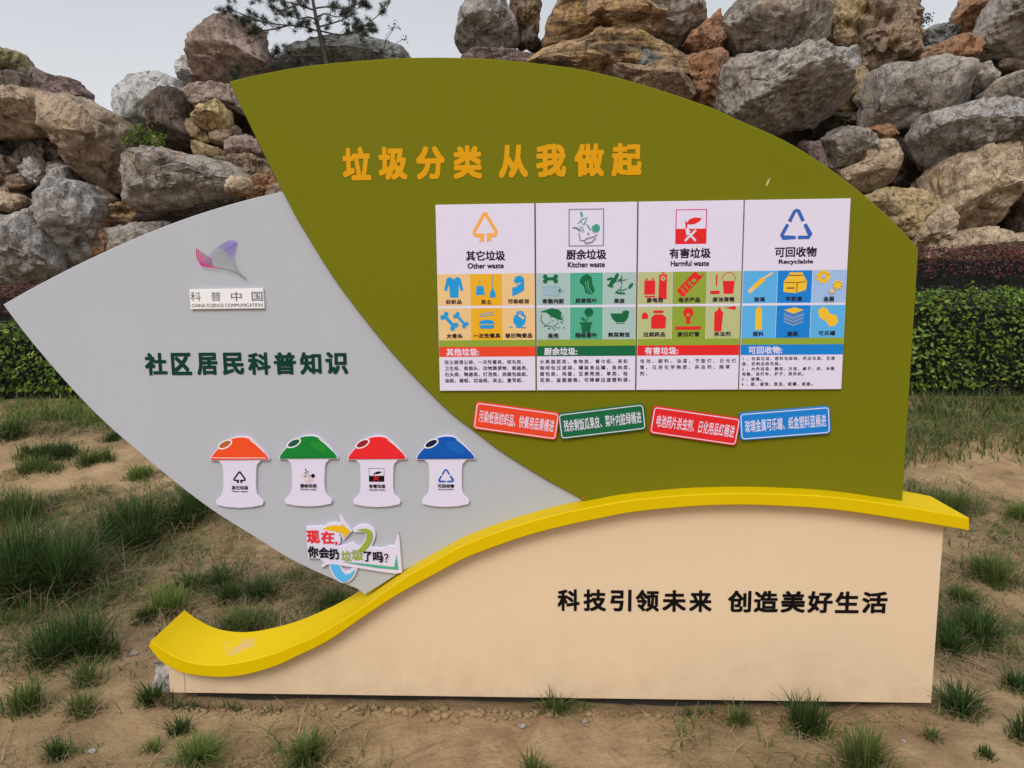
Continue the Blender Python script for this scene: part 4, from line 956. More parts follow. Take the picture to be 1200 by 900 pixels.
exec_rocks = [
 # left side
 ([(-40, 62), (10, 60), (28, 64), (32, 76), (33, 90), (10, 96), (-40, 92)], 'mossy', 'lichen topped boulder at the far left edge of the skyline', 'block', .25),
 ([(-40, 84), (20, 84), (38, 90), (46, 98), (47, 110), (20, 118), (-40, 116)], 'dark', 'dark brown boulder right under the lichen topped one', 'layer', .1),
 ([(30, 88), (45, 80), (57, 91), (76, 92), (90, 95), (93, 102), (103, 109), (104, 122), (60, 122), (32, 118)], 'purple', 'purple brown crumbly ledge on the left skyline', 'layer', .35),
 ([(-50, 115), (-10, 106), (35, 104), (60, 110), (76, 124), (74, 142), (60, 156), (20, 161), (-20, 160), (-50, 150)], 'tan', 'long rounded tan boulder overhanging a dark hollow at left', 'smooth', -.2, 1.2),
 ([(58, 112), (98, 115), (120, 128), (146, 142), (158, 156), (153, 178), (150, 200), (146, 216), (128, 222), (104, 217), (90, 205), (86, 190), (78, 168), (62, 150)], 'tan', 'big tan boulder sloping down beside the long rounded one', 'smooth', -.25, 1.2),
 ([(-40, 160), (20, 155), (66, 156), (86, 182), (90, 210), (60, 220), (10, 215), (-40, 205)], 'dark', 'dark pitted rock inside the hollow under the long tan boulder', 'eroded', .45),  # shade of the hollow painted into the stone colour
 ([(24, 188), (44, 186), (52, 200), (66, 191), (80, 196), (84, 210), (66, 216), (46, 218), (30, 206)], 'streak', 'small pale water-worn rock with holes inside the left hollow', 'eroded', -.1),
 ([(-30, 190), (10, 182), (24, 196), (26, 220), (36, 236), (10, 238), (-30, 234)], 'brown', 'brown eroded rock below the hollow at the left edge', 'eroded', .05),
 ([(-40, 232), (-5, 224), (20, 228), (40, 238), (42, 247), (10, 252), (-40, 252)], 'cream', 'thin cream ledge at the left edge above grey boulders', 'layer', -.1),
 ([(44, 222), (50, 210), (62, 207), (95, 214), (118, 232), (121, 250), (122, 300), (116, 318), (86, 320), (74, 300), (60, 270), (46, 246)], 'streak', 'tall grey slab with flowing streaks above the grey panel', 'smooth', -.45),
 ([(8, 256), (45, 247), (56, 270), (67, 300), (70, 318), (50, 334), (30, 342), (12, 326), (2, 302), (7, 276)], 'streak', 'knobbly grey boulder left of the streaked slab', 'smooth', -.6),
 ([(-50, 252), (8, 250), (12, 275), (6, 302), (-50, 305)], 'grey', 'plain grey boulder cut off by the left edge', 'block', -.35),
 ([(-50, 302), (4, 304), (24, 328), (20, 352), (-50, 352)], 'grey', 'low grey boulder at the left edge behind the red shrubs', 'block', -.4),
 ([(94, 212), (118, 220), (136, 234), (132, 248), (112, 242), (96, 230)], 'tan', 'small tan stone wedged under the sloping tan boulder', 'smooth', .0),
 ([(118, 243), (148, 234), (158, 228), (163, 244), (162, 262), (140, 270), (120, 272)], 'ochre', 'orange banded block between the streaked slab and the big grey boulder', 'layer', -.1),
 ([(114, 250), (122, 252), (132, 285), (128, 302), (112, 304)], 'rust', 'narrow rusty sliver on the right of the streaked slab', 'layer', -.35),
 ([(126, 270), (160, 262), (196, 260), (205, 275), (170, 300), (128, 306)], 'grey', 'broken grey rubble just above the grey panel edge', 'layer', -.3),
 ([(147, 182), (170, 176), (205, 178), (240, 184), (266, 190), (286, 202), (294, 224), (270, 234), (228, 246), (190, 250), (164, 244), (149, 226), (146, 202)], 'grey', 'large grey boulder with a dark underside behind the grey panel', 'block', -.55, 1.15),
 ([(158, 232), (200, 240), (240, 236), (290, 225), (300, 240), (240, 270), (190, 285), (158, 272)], 'dark', 'dark boulder beneath the large grey one', 'block', -.1),
 ([(266, 206), (284, 206), (294, 216), (291, 228), (272, 228), (262, 218)], 'cream', 'small cream and orange stone at the right tip of the large grey boulder', 'block', -.95),
 ([(143, 118), (148, 98), (165, 88), (188, 85), (206, 93), (212, 112), (200, 128), (192, 150), (194, 178), (166, 178), (150, 155), (144, 138)], 'pale', 'pale speckled granite block on the left skyline', 'slab', .1),
 ([(134, 134), (146, 112), (152, 140), (150, 160), (136, 150)], 'pale', 'thin pale sliver leaning on the left of the granite block', 'slab', .35),
 ([(178, 112), (192, 106), (214, 108), (223, 122), (224, 150), (232, 180), (196, 182), (186, 160), (181, 136)], 'dark', 'rough dark brown block between granite and yellow stones', 'block', -.2),
 ([(224, 72), (228, 52), (240, 42), (255, 30), (272, 21), (291, 24), (303, 36), (305, 54), (314, 70), (318, 96), (290, 100), (262, 97), (242, 93), (229, 97), (223, 90)], 'pink', 'big pinkish boulder perched highest at left beside the pine', 'slab', .0, 1.1),
 ([(211, 78), (222, 58), (232, 66), (236, 104), (214, 108)], 'pale', 'pale slab standing behind the pinkish perched boulder', 'slab', .5),
 ([(214, 104), (240, 95), (270, 94), (290, 110), (300, 140), (284, 136), (262, 122), (250, 138), (234, 146), (226, 130), (217, 116)], 'pink', 'pinkish brown rock carrying the perched boulder', 'block', .0),
 ([(225, 136), (238, 125), (255, 117), (268, 130), (272, 142), (262, 153), (245, 155), (231, 148)], 'yellow', 'rounded yellow stone in the middle of the yellow slabs', 'smooth', -.35),
 ([(218, 140), (226, 138), (240, 153), (248, 166), (242, 172), (226, 162), (218, 150)], 'yellow', 'small yellow slab tucked under the rounded yellow stone', 'smooth', -.2),
 ([(225, 164), (246, 170), (264, 178), (262, 192), (236, 192), (227, 180)], 'yellow', 'lowest yellow slab above the large grey boulder', 'block', -.2),
 ([(248, 158), (274, 146), (282, 156), (268, 172), (248, 168)], 'brown', 'small brown slab right of the rounded yellow stone', 'block', -.15),
 ([(262, 174), (286, 154), (296, 162), (306, 178), (292, 188), (268, 190)], 'pink', 'pale triangular stone at the olive panel edge', 'slab', -.3),
 ([(250, 186), (292, 180), (312, 190), (322, 208), (298, 216), (268, 206)], 'brown', 'brown broken rock behind the corner of both panels', 'layer', -.2),
 ([(286, 210), (318, 204), (334, 226), (300, 236), (284, 226)], 'rust', 'low reddish stone just above the grey panel', 'layer', -.35),
 ([(318, 78), (338, 62), (370, 49), (410, 44), (450, 49), (476, 62), (492, 82), (440, 100), (330, 104)], 'slate', 'long low grey green rock behind the pine trunk', 'slab', .6),
 # right side
 ([(535, 46), (541, 25), (545, 6), (552, -24), (582, -24), (592, 4), (602, 22), (608, 44), (600, 62), (572, 66), (548, 64), (540, 56)], 'streak', 'weathered grey stump shaped rock right of the sky gap', 'smooth', .0, .9),
 ([(596, 8), (606, -24), (632, -24), (632, 22), (629, 42), (614, 56), (602, 46)], 'brown', 'narrow brown pillar beside the grey stump shaped rock', 'smooth', .15),
 ([(612, 34), (626, 30), (634, 52), (624, 60), (610, 54)], 'dark', 'small dark stone filling the hole beside the brown pillar', 'smooth', .1),  # stands for a hole; its darkness is painted shade
 ([(538, 60), (600, 58), (628, 66), (640, 80), (590, 90), (540, 80)], 'purple', 'low purplish ledge along the top of the olive panel', 'layer', -.1),
 ([(638, 10), (660, -6), (700, -18), (735, -14), (756, 10), (776, 26), (770, 44), (740, 46), (700, 44), (664, 58), (640, 62), (636, 34)], 'ochre', 'upper ochre layered ledge at top centre', 'layer', -.05, 1.2),
 ([(618, 78), (636, 58), (668, 50), (694, 46), (698, 38), (722, 40), (762, 46), (790, 58), (806, 68), (808, 86), (790, 88), (760, 80), (730, 84), (690, 92), (650, 88)], 'ochre', 'long ochre ledge with a dark hollow beneath the upper ledge', 'layer', -.4, 1.2),
 ([(690, 84), (720, 78), (776, 76), (814, 90), (820, 102), (806, 118), (770, 116), (726, 100)], 'brown', 'flat brown slab touching the curved top of the olive panel', 'slab', -.55),
 ([(738, 68), (758, 61), (776, 66), (774, 76), (748, 80)], 'slate', 'small slate stone lying on the flat brown slab', 'block', -.65),
 ([(744, -18), (815, -20), (824, 8), (828, 28), (806, 46), (790, 56), (768, 44), (772, 26), (754, 10)], 'grey', 'grey boulder with a dark base cut off by the top edge', 'block', .0),
 ([(800, 50), (808, 40), (826, 28), (841, 14), (850, 24), (848, 50), (840, 62), (815, 62)], 'rust', 'upper reddish jagged rock between two grey boulders', 'layer', -.15),
 ([(802, 62), (840, 58), (854, 75), (850, 96), (838, 112), (842, 128), (820, 122), (812, 102), (806, 82)], 'rust', 'lower rust orange rock left of the biggest boulder', 'layer', -.3),
 ([(846, 18), (862, 4), (882, -14), (940, -16), (968, 2), (978, 18), (974, 36), (958, 54), (930, 58), (908, 60), (884, 58), (862, 66), (850, 68), (845, 42)], 'grey', 'flat topped grey boulder stacked on the biggest boulder', 'block', -.35, 1.1),
 ([(836, 120), (846, 98), (852, 78), (866, 63), (886, 57), (925, 59), (964, 60), (984, 76), (992, 96), (988, 116), (974, 132), (958, 148), (920, 154), (888, 150), (862, 136)], 'grey', 'biggest grey and tan boulder just above the olive panel', 'block', -.75, 1.15),
 ([(968, 22), (982, -18), (1012, -18), (1014, 30), (1006, 58), (984, 58), (970, 48)], 'yellow', 'yellow crumbly rubble rock beside the flat topped boulder', 'layer', .0),
 ([(960, 58), (1002, 56), (1008, 74), (1000, 92), (984, 88), (974, 68)], 'pale', 'small speckled stone between the biggest boulder and brown pillar', 'slab', -.15),
 ([(1006, 62), (1009, 25), (1014, -20), (1068, -20), (1072, 22), (1067, 50), (1070, 76), (1040, 84), (1016, 90), (1003, 84)], 'brown', 'tall orange brown pillar rock with a dark hole', 'eroded', -.1, 1.1),
 ([(984, 92), (1006, 78), (1018, 92), (1012, 118), (1000, 134), (978, 128)], 'yellow', 'yellow stone under the orange brown pillar', 'block', -.15),
 ([(1080, 38), (1098, 29), (1122, 28), (1126, 48), (1100, 62), (1084, 52)], 'slate', 'small blue grey rock standing in the sky gap at right', 'block', .5),
 ([(1058, 72), (1090, 60), (1118, 42), (1146, 46), (1148, 68), (1120, 78), (1072, 84)], 'rust', 'bright rusty red ledge above the flat faced slab', 'layer', -.1),
 ([(1119, 20), (1130, 0), (1142, -20), (1172, -20), (1160, 22), (1146, 44), (1122, 42)], 'rust', 'dark rusty rock right of the sky gap', 'block', .15),
 ([(1144, 48), (1154, 26), (1164, 4), (1180, -20), (1250, -20), (1250, 82), (1196, 84), (1166, 76), (1140, 72)], 'grey', 'large grey and yellow boulder in the top right corner', 'smooth', -.15),
 ([(1010, 112), (1016, 90), (1038, 80), (1078, 72), (1110, 68), (1140, 71), (1143, 108), (1138, 124), (1104, 138), (1072, 150), (1040, 156), (1008, 156)], 'grey', 'pale flat faced slab boulder in the right rock wall', 'slab', -.55, .8),
 ([(1137, 76), (1154, 74), (1168, 89), (1162, 108), (1146, 114), (1136, 102)], 'grey', 'small round grey stone at the corner of the flat faced slab', 'smooth', -.5),
 ([(1146, 112), (1164, 96), (1200, 84), (1250, 72), (1250, 124), (1190, 130), (1154, 130)], 'grey', 'grey boulder with a dark notch at the right edge', 'smooth', -.5),
 ([(1068, 160), (1078, 138), (1108, 128), (1142, 118), (1180, 115), (1250, 118), (1250, 162), (1192, 172), (1152, 182), (1120, 196), (1094, 204), (1076, 186)], 'streak', 'long grey overhanging boulder over the cream rock at right', 'smooth', -.85, 1.1),
 ([(1084, 208), (1110, 188), (1150, 172), (1196, 162), (1197, 200), (1186, 232), (1182, 268), (1152, 290), (1112, 296), (1082, 292), (1082, 240)], 'cream', 'tall smooth cream boulder standing above the purple hedge', 'smooth', -.7, 1.1),
 ([(1078, 290), (1096, 280), (1130, 270), (1164, 266), (1196, 282), (1190, 302), (1120, 306), (1080, 304)], 'cream', 'low cream foot stones along the purple hedge', 'smooth', -1.1),
 ([(1188, 276), (1215, 270), (1250, 272), (1250, 306), (1188, 304)], 'cream', 'low cream stone at the right edge above the hedge', 'smooth', -.9),
 ([(1038, 152), (1070, 150), (1088, 190), (1090, 240), (1062, 236), (1044, 216)], 'dark', 'dark recessed rock left of the cream boulder', 'smooth', .1),  # recess shade put into the stone's colour
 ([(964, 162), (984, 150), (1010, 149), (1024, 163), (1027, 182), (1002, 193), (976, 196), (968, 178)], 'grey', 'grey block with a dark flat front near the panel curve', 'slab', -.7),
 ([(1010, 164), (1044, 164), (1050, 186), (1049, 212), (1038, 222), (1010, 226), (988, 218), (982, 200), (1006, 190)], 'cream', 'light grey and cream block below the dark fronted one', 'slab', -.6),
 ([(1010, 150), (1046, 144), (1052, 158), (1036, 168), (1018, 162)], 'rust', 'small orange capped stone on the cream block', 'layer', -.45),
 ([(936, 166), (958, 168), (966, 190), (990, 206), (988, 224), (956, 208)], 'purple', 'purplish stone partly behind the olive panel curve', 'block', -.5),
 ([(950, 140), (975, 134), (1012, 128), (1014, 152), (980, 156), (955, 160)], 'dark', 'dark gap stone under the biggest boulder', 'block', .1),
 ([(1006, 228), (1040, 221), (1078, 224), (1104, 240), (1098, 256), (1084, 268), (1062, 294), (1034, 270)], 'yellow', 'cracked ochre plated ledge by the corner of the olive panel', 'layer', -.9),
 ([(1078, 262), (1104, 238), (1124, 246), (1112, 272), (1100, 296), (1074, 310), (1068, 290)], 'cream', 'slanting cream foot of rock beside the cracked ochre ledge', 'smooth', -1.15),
 ([(1178, 196), (1250, 178), (1250, 284), (1182, 276)], 'dark', 'dark shaded rock right of the cream boulder', 'eroded', .0),  # fills a recess; the dark colour paints its shade
 ([(1192, 190), (1204, 186), (1212, 206), (1200, 216), (1193, 206)], 'grey', 'tiny grey stone at the right edge beside the cream boulder', 'smooth', -.6),
]
for r in exec_rocks:
    boulder(r[0], r[1], r[2], r[3], r[4], deep=(r[5] if len(r) > 5 else 1.0))

# the pile goes on behind the sign
rs = np.random.default_rng(55); k = 0
for cx in range(355, 960, 74):
    for cy in range(128, 340, 58):
        if cy < 128 + max(0, cx - 620) * .42 or (cx < 420 and cy < 150): continue
        if cx > 900 and cy < 270: continue
        x_, y_ = cx + rs.uniform(-8, 8) + (18 if (cy // 58) % 2 else 0), cy + rs.uniform(-6, 6)
        a0 = rs.uniform(0, 1); pts = []
        for j in range(9):
            t = a0 + 2 * math.pi * j / 9; pts.append((x_ + 46 * rs.uniform(.82, 1.12) * math.cos(t), y_ + 35 * rs.uniform(.82, 1.12) * math.sin(t)))
        boulder(pts, ('grey', 'brown', 'tan', 'pink', 'grey', 'cream')[k % 6], 'boulder in the part of the rock pile right behind the big sign', ('block', 'slab', 'layer')[k % 3],
                -.3 - (.3 if cy > 230 else 0), grp='boulders behind the sign', seed=900 + k, lvl=4); k += 1

# broken stones filling the gaps between the boulders
rs = np.random.default_rng(123); rv = []; rf = []; rn = 0; v3, f3 = ico(3)
for i in range(420):
    px_, py_ = rs.uniform(-60, 1260), rs.uniform(60, 320)
    if 330 < px_ < 540 and py_ < 120: continue
    if px_ < 330 and py_ < 175 - .15 * px_: continue
    if 330 < px_ < 860 and py_ < 150: continue
    if 860 <= px_ < 960 and 110 < py_ < 200: continue
    zz = at(px_, py_, 8.6)[1]; yy = yfront(zz) + rs.uniform(-.12, .35); xx, zz = at(px_, py_, yy); sz = rs.uniform(.07, .20)
    sc3 = np.array([rs.uniform(.8, 1.6), rs.uniform(.7, 1.1), rs.uniform(.55, 1.0)]) * sz
    q = v3.copy()
    for _ in range(5):
        nrm = rs.normal(size=3); nrm /= np.linalg.norm(nrm); dd = q @ nrm - rs.uniform(.45, .8); q = q - np.outer(np.where(dd > 0, dd, 0), nrm)
    q = q * (1 + .22 * fbm(q * 1.6 + i * 2.7, 4))[:, None] * sc3
    rv.append(q + np.array([xx, yy, zz])); rf.append(f3 + rn); rn += len(v3)
tag(mesh_obj('rubble', np.concatenate(rv), np.concatenate(rf), RM['brown'], smooth=True), 'broken brown stones filling the gaps between the boulders', 'rubble', kind='stuff')

# the body of the rock hill behind the boulders
sk = [(-500, 200), (-200, 180), (0, 165), (110, 190), (160, 165), (225, 150), (300, 125), (420, 100), (520, 96), (600, 92), (640, 40), (760, 20), (1000, 20), (1066, 70), (1126, 75), (1150, 20), (1400, 20), (1700, 150)]
skw = np.array([at(a, b, 10.2) for a, b in sk])
hxs = np.linspace(-11, 11.5, 260); prof = np.linspace(0, 1, 60)
hv = []
for x in hxs:
    zt = float(np.interp(x, skw[:, 0], skw[:, 1])); zt *= float(sstep(np.array(x), -11, -9.5) * (1 - sstep(np.array(x), 9.5, 11.5)))
    for t in prof:
        if t < .55: s = t / .55; z = 0.3 + (zt - .3) * s; y = 8.75 + .30 * max(0, z - 1.2) + .15 * s
        elif t < .75: s = (t - .55) / .2; z = zt + .08 * math.sin(s * 3.14); y = 8.9 + .30 * max(0, zt - 1.2) + 1.6 * s
        else: s = (t - .75) / .25; z = zt * (1 - s) ** 1.2; y = 10.5 + .30 * max(0, zt - 1.2) + 3.5 * s
        hv.append((x, y, z))
hv = np.array(hv); nzv = (ridged(hv * 0.9 + 3, 5) - .6) * .28 + fbm(hv * 3, 3) * .08
hv[:, 1] += np.abs(nzv) * 1.2; hv[:, 2] += nzv * .35
i2 = np.arange(len(hv)).reshape(len(hxs), len(prof))
hf = np.stack([i2[:-1, :-1].ravel(), i2[1:, :-1].ravel(), i2[1:, 1:].ravel(), i2[:-1, 1:].ravel()], 1)
tag(mesh_obj('rock_hill', hv, hf, RM['dark'], smooth=True), kind='structure')  # coloured dark so gaps between the boulders read as shade

# ------------------------------------------------------------------ plants
def blades(base, yawv, h, lean, wd, seg=4, rs=rng, kink=None):
    """n curved tapering blades; returns verts, faces"""
    n = len(base); t = np.linspace(0, 1, seg + 1)
    dx, dy = np.cos(yawv), np.sin(yawv)
    bend = rs.uniform(0.8, 1.6, n)
    V = np.zeros((n, 2 * seg + 1, 3))
    px, py = -dy, dx
    for k, tk in enumerate(t):
        out = lean * h * (tk ** (1 + bend * .6)); up = h * (tk - 0.35 * lean * tk ** 2.2)
        cx = base[:, 0] + dx * out; cy = base[:, 1] + dy * out; cz = base[:, 2] + np.maximum(up, 0.003 + 0 * up)
        hw = wd * (1 - tk ** 1.6) * .5
        if k < seg:
            V[:, 2 * k] = np.stack([cx - px * hw, cy - py * hw, cz], 1); V[:, 2 * k + 1] = np.stack([cx + px * hw, cy + py * hw, cz], 1)
        else: V[:, 2 * seg] = np.stack([cx, cy, cz], 1)
    F_ = []
    for k in range(seg - 1): F_ += [(2 * k, 2 * k + 1, 2 * k + 3), (2 * k, 2 * k + 3, 2 * k + 2)]
    F_.append((2 * seg - 2, 2 * seg - 1, 2 * seg))
    F_ = np.array(F_); off = (np.arange(n) * (2 * seg + 1))[:, None, None]
    return V.reshape(-1, 3), (F_[None] + off).reshape(-1, 3)

def tuft(px, py, wpx, hpx, label, mat='grass_dark', dens=1.0, straw=.08, lean=.75, flat=1.0):
    x, y = ground_hit(px, py); z = gz(x, y)
    dist = (y - CAMY) / ray(px, py).y * F; s = dist / F
    W, H = wpx * s, hpx * s * .92
    n = int(min(2000, 380 * dens * (W * flat / .25) ** 1.25 + 26))
    rs = np.random.default_rng(hash_(label) % 9999)
    nc = max(1, int(W / .07)) if W > .2 else 1; ca = rs.uniform(0, 6.283, nc); cr2 = np.sqrt(rs.uniform(0, 1, nc)) * W * .36; cw = rs.uniform(.5, 1.15, nc)
    if nc == 1: cr2[:] = 0; cw[:] = 1
    ci = rs.choice(nc, n, p=cw / cw.sum()); a = rs.uniform(0, 2 * np.pi, n); r = np.abs(rs.normal(0, 1, n)) * min(W * .17, .05)
    bx = np.cos(ca[ci]) * cr2[ci] + np.cos(a) * r; by = (np.sin(ca[ci]) * cr2[ci] * .62 + np.sin(a) * r) * flat
    bz = ground_z(bx + x, by + y) - z - .004
    yw = a + rs.normal(0, .9, n); h = H * rs.uniform(.5, 1.12, n) * cw[ci]
    ln = rs.uniform(.1, 1.35, n) * lean
    v, f = blades(np.stack([bx, by, bz], 1), yw, h, ln, rs.uniform(.003, .0078, n) * (1.0 + .10 * (dist - 2.5)), 4, rs)
    root = mesh_obj('grass_tuft', v, f, M[mat], smooth=True, loc=(x, y, z))
    tag(root, label, 'grass tuft', 'grass tufts growing on the bare soil')
    k = int(n * .45) + 10; a = rs.uniform(0, 6.283, k); r = np.sqrt(rs.uniform(0, 1, k)) * W * .62
    b = np.stack([np.cos(a) * r, np.sin(a) * r * .7, 0 * r], 1); b[:, 2] = ground_z(b[:, 0] + x, b[:, 1] + y) - z - .003
    v, f = blades(b, rs.uniform(0, 6.283, k), rs.uniform(.12, .38, k) * H, rs.uniform(.5, 1.8, k), rs.uniform(.003, .006, k), 3, rs)
    mesh_obj('short_blades', v, f, M['grass_mid'], root, smooth=True)['kind'] = 'stuff'
    if straw:
        k = int(n * straw) + 6; a = rs.uniform(0, 2 * np.pi, k); r = np.sqrt(rs.uniform(0, 1, k)) * W * .5
        b = np.stack([np.cos(a) * r, np.sin(a) * r * .6, 0 * r], 1); b[:, 2] = ground_z(b[:, 0] + x, b[:, 1] + y) - z
        v, f = blades(b, rs.uniform(0, 6.28, k), rs.uniform(.4, .9, k) * H, rs.uniform(1.0, 2.4, k), rs.uniform(.002, .004, k), 4, rs)
        mesh_obj('dry_blades', v, f, M['straw'], root, smooth=True)['kind'] = 'stuff'
    return root

for t in [
 (62, 700, 175, 105, 'largest dark grass tuft at the left edge of the bank', 'grass_dark', 1.3, .08, .8),
 (158, 640, 130, 62, 'broad dark grass tuft right of the largest left one', 'grass_dark', 1.2),
 (215, 612, 80, 50, 'dark grass tuft close under the grey panel edge above the band', 'grass_dark', 1.0),
 (60, 775, 125, 62, 'dark spreading tuft below the largest left one', 'grass_dark', 1.2),
 (30, 832, 62, 42, 'bright lone tuft on bare soil near the lower left corner', 'grass_mid', .8),
 (22, 608, 80, 44, 'mid green tuft at the left edge above the largest one', 'grass_mid', 1.0),
 (12, 512, 42, 36, 'small dark tuft at the left edge near the hedge', 'grass_dark', 1.0),
 (50, 534, 60, 26, 'low wide dark tuft on the upper left bank', 'grass_dark', 1.1),
 (80, 536, 42, 24, 'little dark tuft beside the low wide one on the upper bank', 'grass_dark', 1.1),
 (108, 542, 42, 22, 'thin green tuft above the straw patch', 'grass_mid', .8),
 (132, 516, 28, 12, 'tiny dark tuft close to the grey panel edge, upper bank', 'grass_dark', 1.0),
 (170, 560, 44, 24, 'bright green tuft touching the lower grey panel edge', 'grass_light', .9),
 (38, 556, 60, 22, 'faded low tuft in the middle of the left bank', 'grass_mid', .7),
 (245, 688, 62, 42, 'round dark tuft above the left end of the yellow band', 'grass_dark', 1.2),
 (316, 702, 50, 38, 'dark tuft in the shade under the grey panel tip', 'grass_dark', 1.1),
 (268, 706, 34, 34, 'narrow dark tuft between the round one and the shaded one', 'grass_dark', .8),
 (196, 722, 60, 44, 'yellowish loose tuft left of the band end', 'grass_light', .7, .3),
 (170, 728, 30, 24, 'small dark tuft touching the tip of the yellow band', 'grass_dark', 1.0),
 (300, 738, 76, 34, 'tuft growing right behind the yellow band', 'grass_mid', 1.0),
 (378, 716, 60, 30, 'sparse tuft behind the rising part of the yellow band', 'grass_mid', .8),
 (360, 895, 48, 44, 'compact leafy tuft in the foreground left of centre', 'grass_mid', 1.3, .05, 1.0),
 (232, 893, 56, 40, 'broad-bladed green tuft in the lower left foreground', 'grass_light', 1.1, .05, 1.1),
 (213, 862, 30, 28, 'small dark tuft above the broad-bladed foreground one', 'grass_dark', .9),
 (98, 836, 50, 36, 'loose dim tuft left of the base panel', 'grass_mid', .6, .25),
 (68, 890, 34, 30, 'small tuft at the bottom edge lower left', 'grass_dark', .9),
 (180, 882, 30, 18, 'tiny flat weed tuft at the lower left', 'grass_light', .6),
 (103, 806, 40, 42, 'pale sparse tuft left of the cream base corner', 'grass_mid', .5, .3),
 (178, 826, 40, 30, 'dim tuft at the left bottom corner of the base', 'grass_dark', .7, .2),
 (128, 772, 48, 24, 'flat small tuft between bank and band end', 'grass_mid', .6, .2),
 (652, 834, 58, 46, 'thin long-bladed tuft in front of the middle of the base', 'grass_mid', .28, .0, 1.2),
 (626, 908, 40, 30, 'half hidden tuft at the bottom edge in the middle', 'grass_mid', .6),
 (866, 848, 32, 30, 'small clump at the base left of the black lettering end', 'grass_mid', .8),
 (944, 860, 58, 52, 'dense upright tuft before the right part of the base', 'grass_dark', 1.3, .04, .6),
 (1012, 906, 66, 62, 'tall bright foreground tuft at the bottom right of the base', 'grass_mid', 1.2, .06, .7),
 (1092, 868, 24, 24, 'tiny reddish green tuft by the right base corner', 'grass_mid', .5, .4),
 (1124, 838, 56, 46, 'dark tuft with long blades right of the base corner', 'grass_dark', 1.1, .1, .9),
 (1112, 768, 40, 42, 'dark tuft against the right side of the base', 'grass_dark', 1.0),
 (1142, 752, 66, 42, 'thick dark tuft right of the base at mid height', 'grass_dark', 1.3),
 (1126, 706, 44, 26, 'low green tuft under the right end of the yellow band', 'grass_mid', .9),
 (1176, 682, 64, 44, 'large tuft at the right edge below the band end', 'grass_mid', 1.1),
 (1190, 812, 36, 34, 'tuft cut by the right edge low down', 'grass_dark', .9),
 (1200, 866, 36, 40, 'tuft in the lower right corner', 'grass_dark', .8),
 (1155, 892, 24, 16, 'tiny round tuft on bare soil in the lower right', 'grass_dark', 1.0),
 (1116, 598, 62, 34, 'low tuft behind the right end of the yellow band', 'grass_mid', 1.0),
 (1196, 612, 40, 26, 'light tuft at the right edge near the band end', 'grass_light', .9),
]:
    tuft(*t)

# long grass along the hedge foot, scattered grass, dry litter
def scatter_grass(name, n, xr, yr, dens, hh, lean, wd, mat, clump=1, seg=3, sg=.03):
    rs = np.random.default_rng(hash_(name) % 9999)
    x = rs.uniform(*xr, n); y = rs.uniform(*yr, n); keep = rs.uniform(0, 1, n) < dens(x, y)
    x, y = x[keep], y[keep]
    x = np.repeat(x, clump) + rs.normal(0, sg, len(x) * clump); y = np.repeat(y, clump) + rs.normal(0, sg, len(y) * clump)
    ok = ~((x > -1.47) & (x < 1.42) & (y > -.02) & (y < .2)); x, y = x[ok], y[ok]
    z = ground_z(x, y) - .003; m = len(x)
    v, f = blades(np.stack([x, y, z], 1), rs.uniform(0, 6.283, m), rs.uniform(*hh, m), rs.uniform(*lean, m), rs.uniform(*wd, m), seg, rs)
    o = mesh_obj(name, v, f, M[mat], smooth=True); return o
def strip(x, y): return sstep(y, 3.0 - .75 * (x > 0), 3.3 - .7 * (x > 0)) * np.clip(.55 + .9 * noise(np.stack([x * 1.3, y * 2, x * 0], 1)), .12, 1)
tag(scatter_grass('long_grass', 1900, (.2, 6), (2.5, 4.0), strip, (.05, .19), (.3, 1.5), (.005, .010), 'grass_mid', 10, 4, .07),
    'strip of long green grass along the foot of the right hedge', 'grass', kind='stuff')
def strip2(x, y): return sstep(y, 3.25, 3.5) * np.clip(.6 + .9 * noise(np.stack([x * 1.6, y * 2, x * 0], 1)), .12, 1)
tag(scatter_grass('fringe_grass', 1500, (-6, .1), (3.2, 3.95), strip2, (.05, .17), (.3, 1.2), (.005, .010), 'grass_light', 8, 3, .05),
    'short bright grass fringe along the foot of the left hedge', 'grass', kind='stuff')
def bank(x, y): return np.clip(turf_amount(x, y) ** 1.6 * .8, 0, 1)
tag(scatter_grass('short_grass', 24000, (-6, 5), (-.9, 3.6), bank, (.02, .10), (.5, 1.9), (.003, .007), 'grass_mid', 8, 3, .03),
    'short thin grass scattered over the soil bank', 'grass', kind='stuff')
def sparse(x, y): return np.clip(.10 + .5 * noise(np.stack([x * 1.7, y * 1.7, x * 0 + 9], 1)), .0, .35) * (np.abs(x) < 1.6) + np.clip(.35 + .6 * noise(np.stack([x * 1.3, y * 1.3, x * 0 + 9], 1)), .05, .8) * (np.abs(x) >= 1.6)
tag(scatter_grass('weed_sprouts', 420, (-3, 3), (-.95, .6), sparse, (.015, .05), (.4, 1.6), (.003, .005), 'grass_mid', 7, 3, .012),
    'tiny weed sprouts dotted over the bare foreground soil', 'grass', kind='stuff')
def lit(x, y): return np.clip(turf_amount(x, y) * 1.3, .012, .9)
tag(scatter_grass('dry_straw', 15000, (-4.6, 4), (-.9, 3.4), lit, (.03, .10), (2.6, 4.5), (.002, .0045), 'straw', 4, 3, .04),
    'dead straw and dry stalks lying between the tufts', 'straw', kind='stuff')
# weeds along the foot of the base
def foot(x, y): return np.clip(.55 * (x < -.95) + .12 + .5 * noise(np.stack([x * 2.5, y, x * 0 + 4], 1)), 0, .8)
tag(scatter_grass('base_weeds', 300, (-1.45, 1.38), (-.07, -.01), foot, (.02, .055), (.3, 1.2), (.003, .006), 'grass_dark', 6, 3, .012),
    'dark little weeds along the bottom edge of the tan base', 'weeds', kind='stuff')

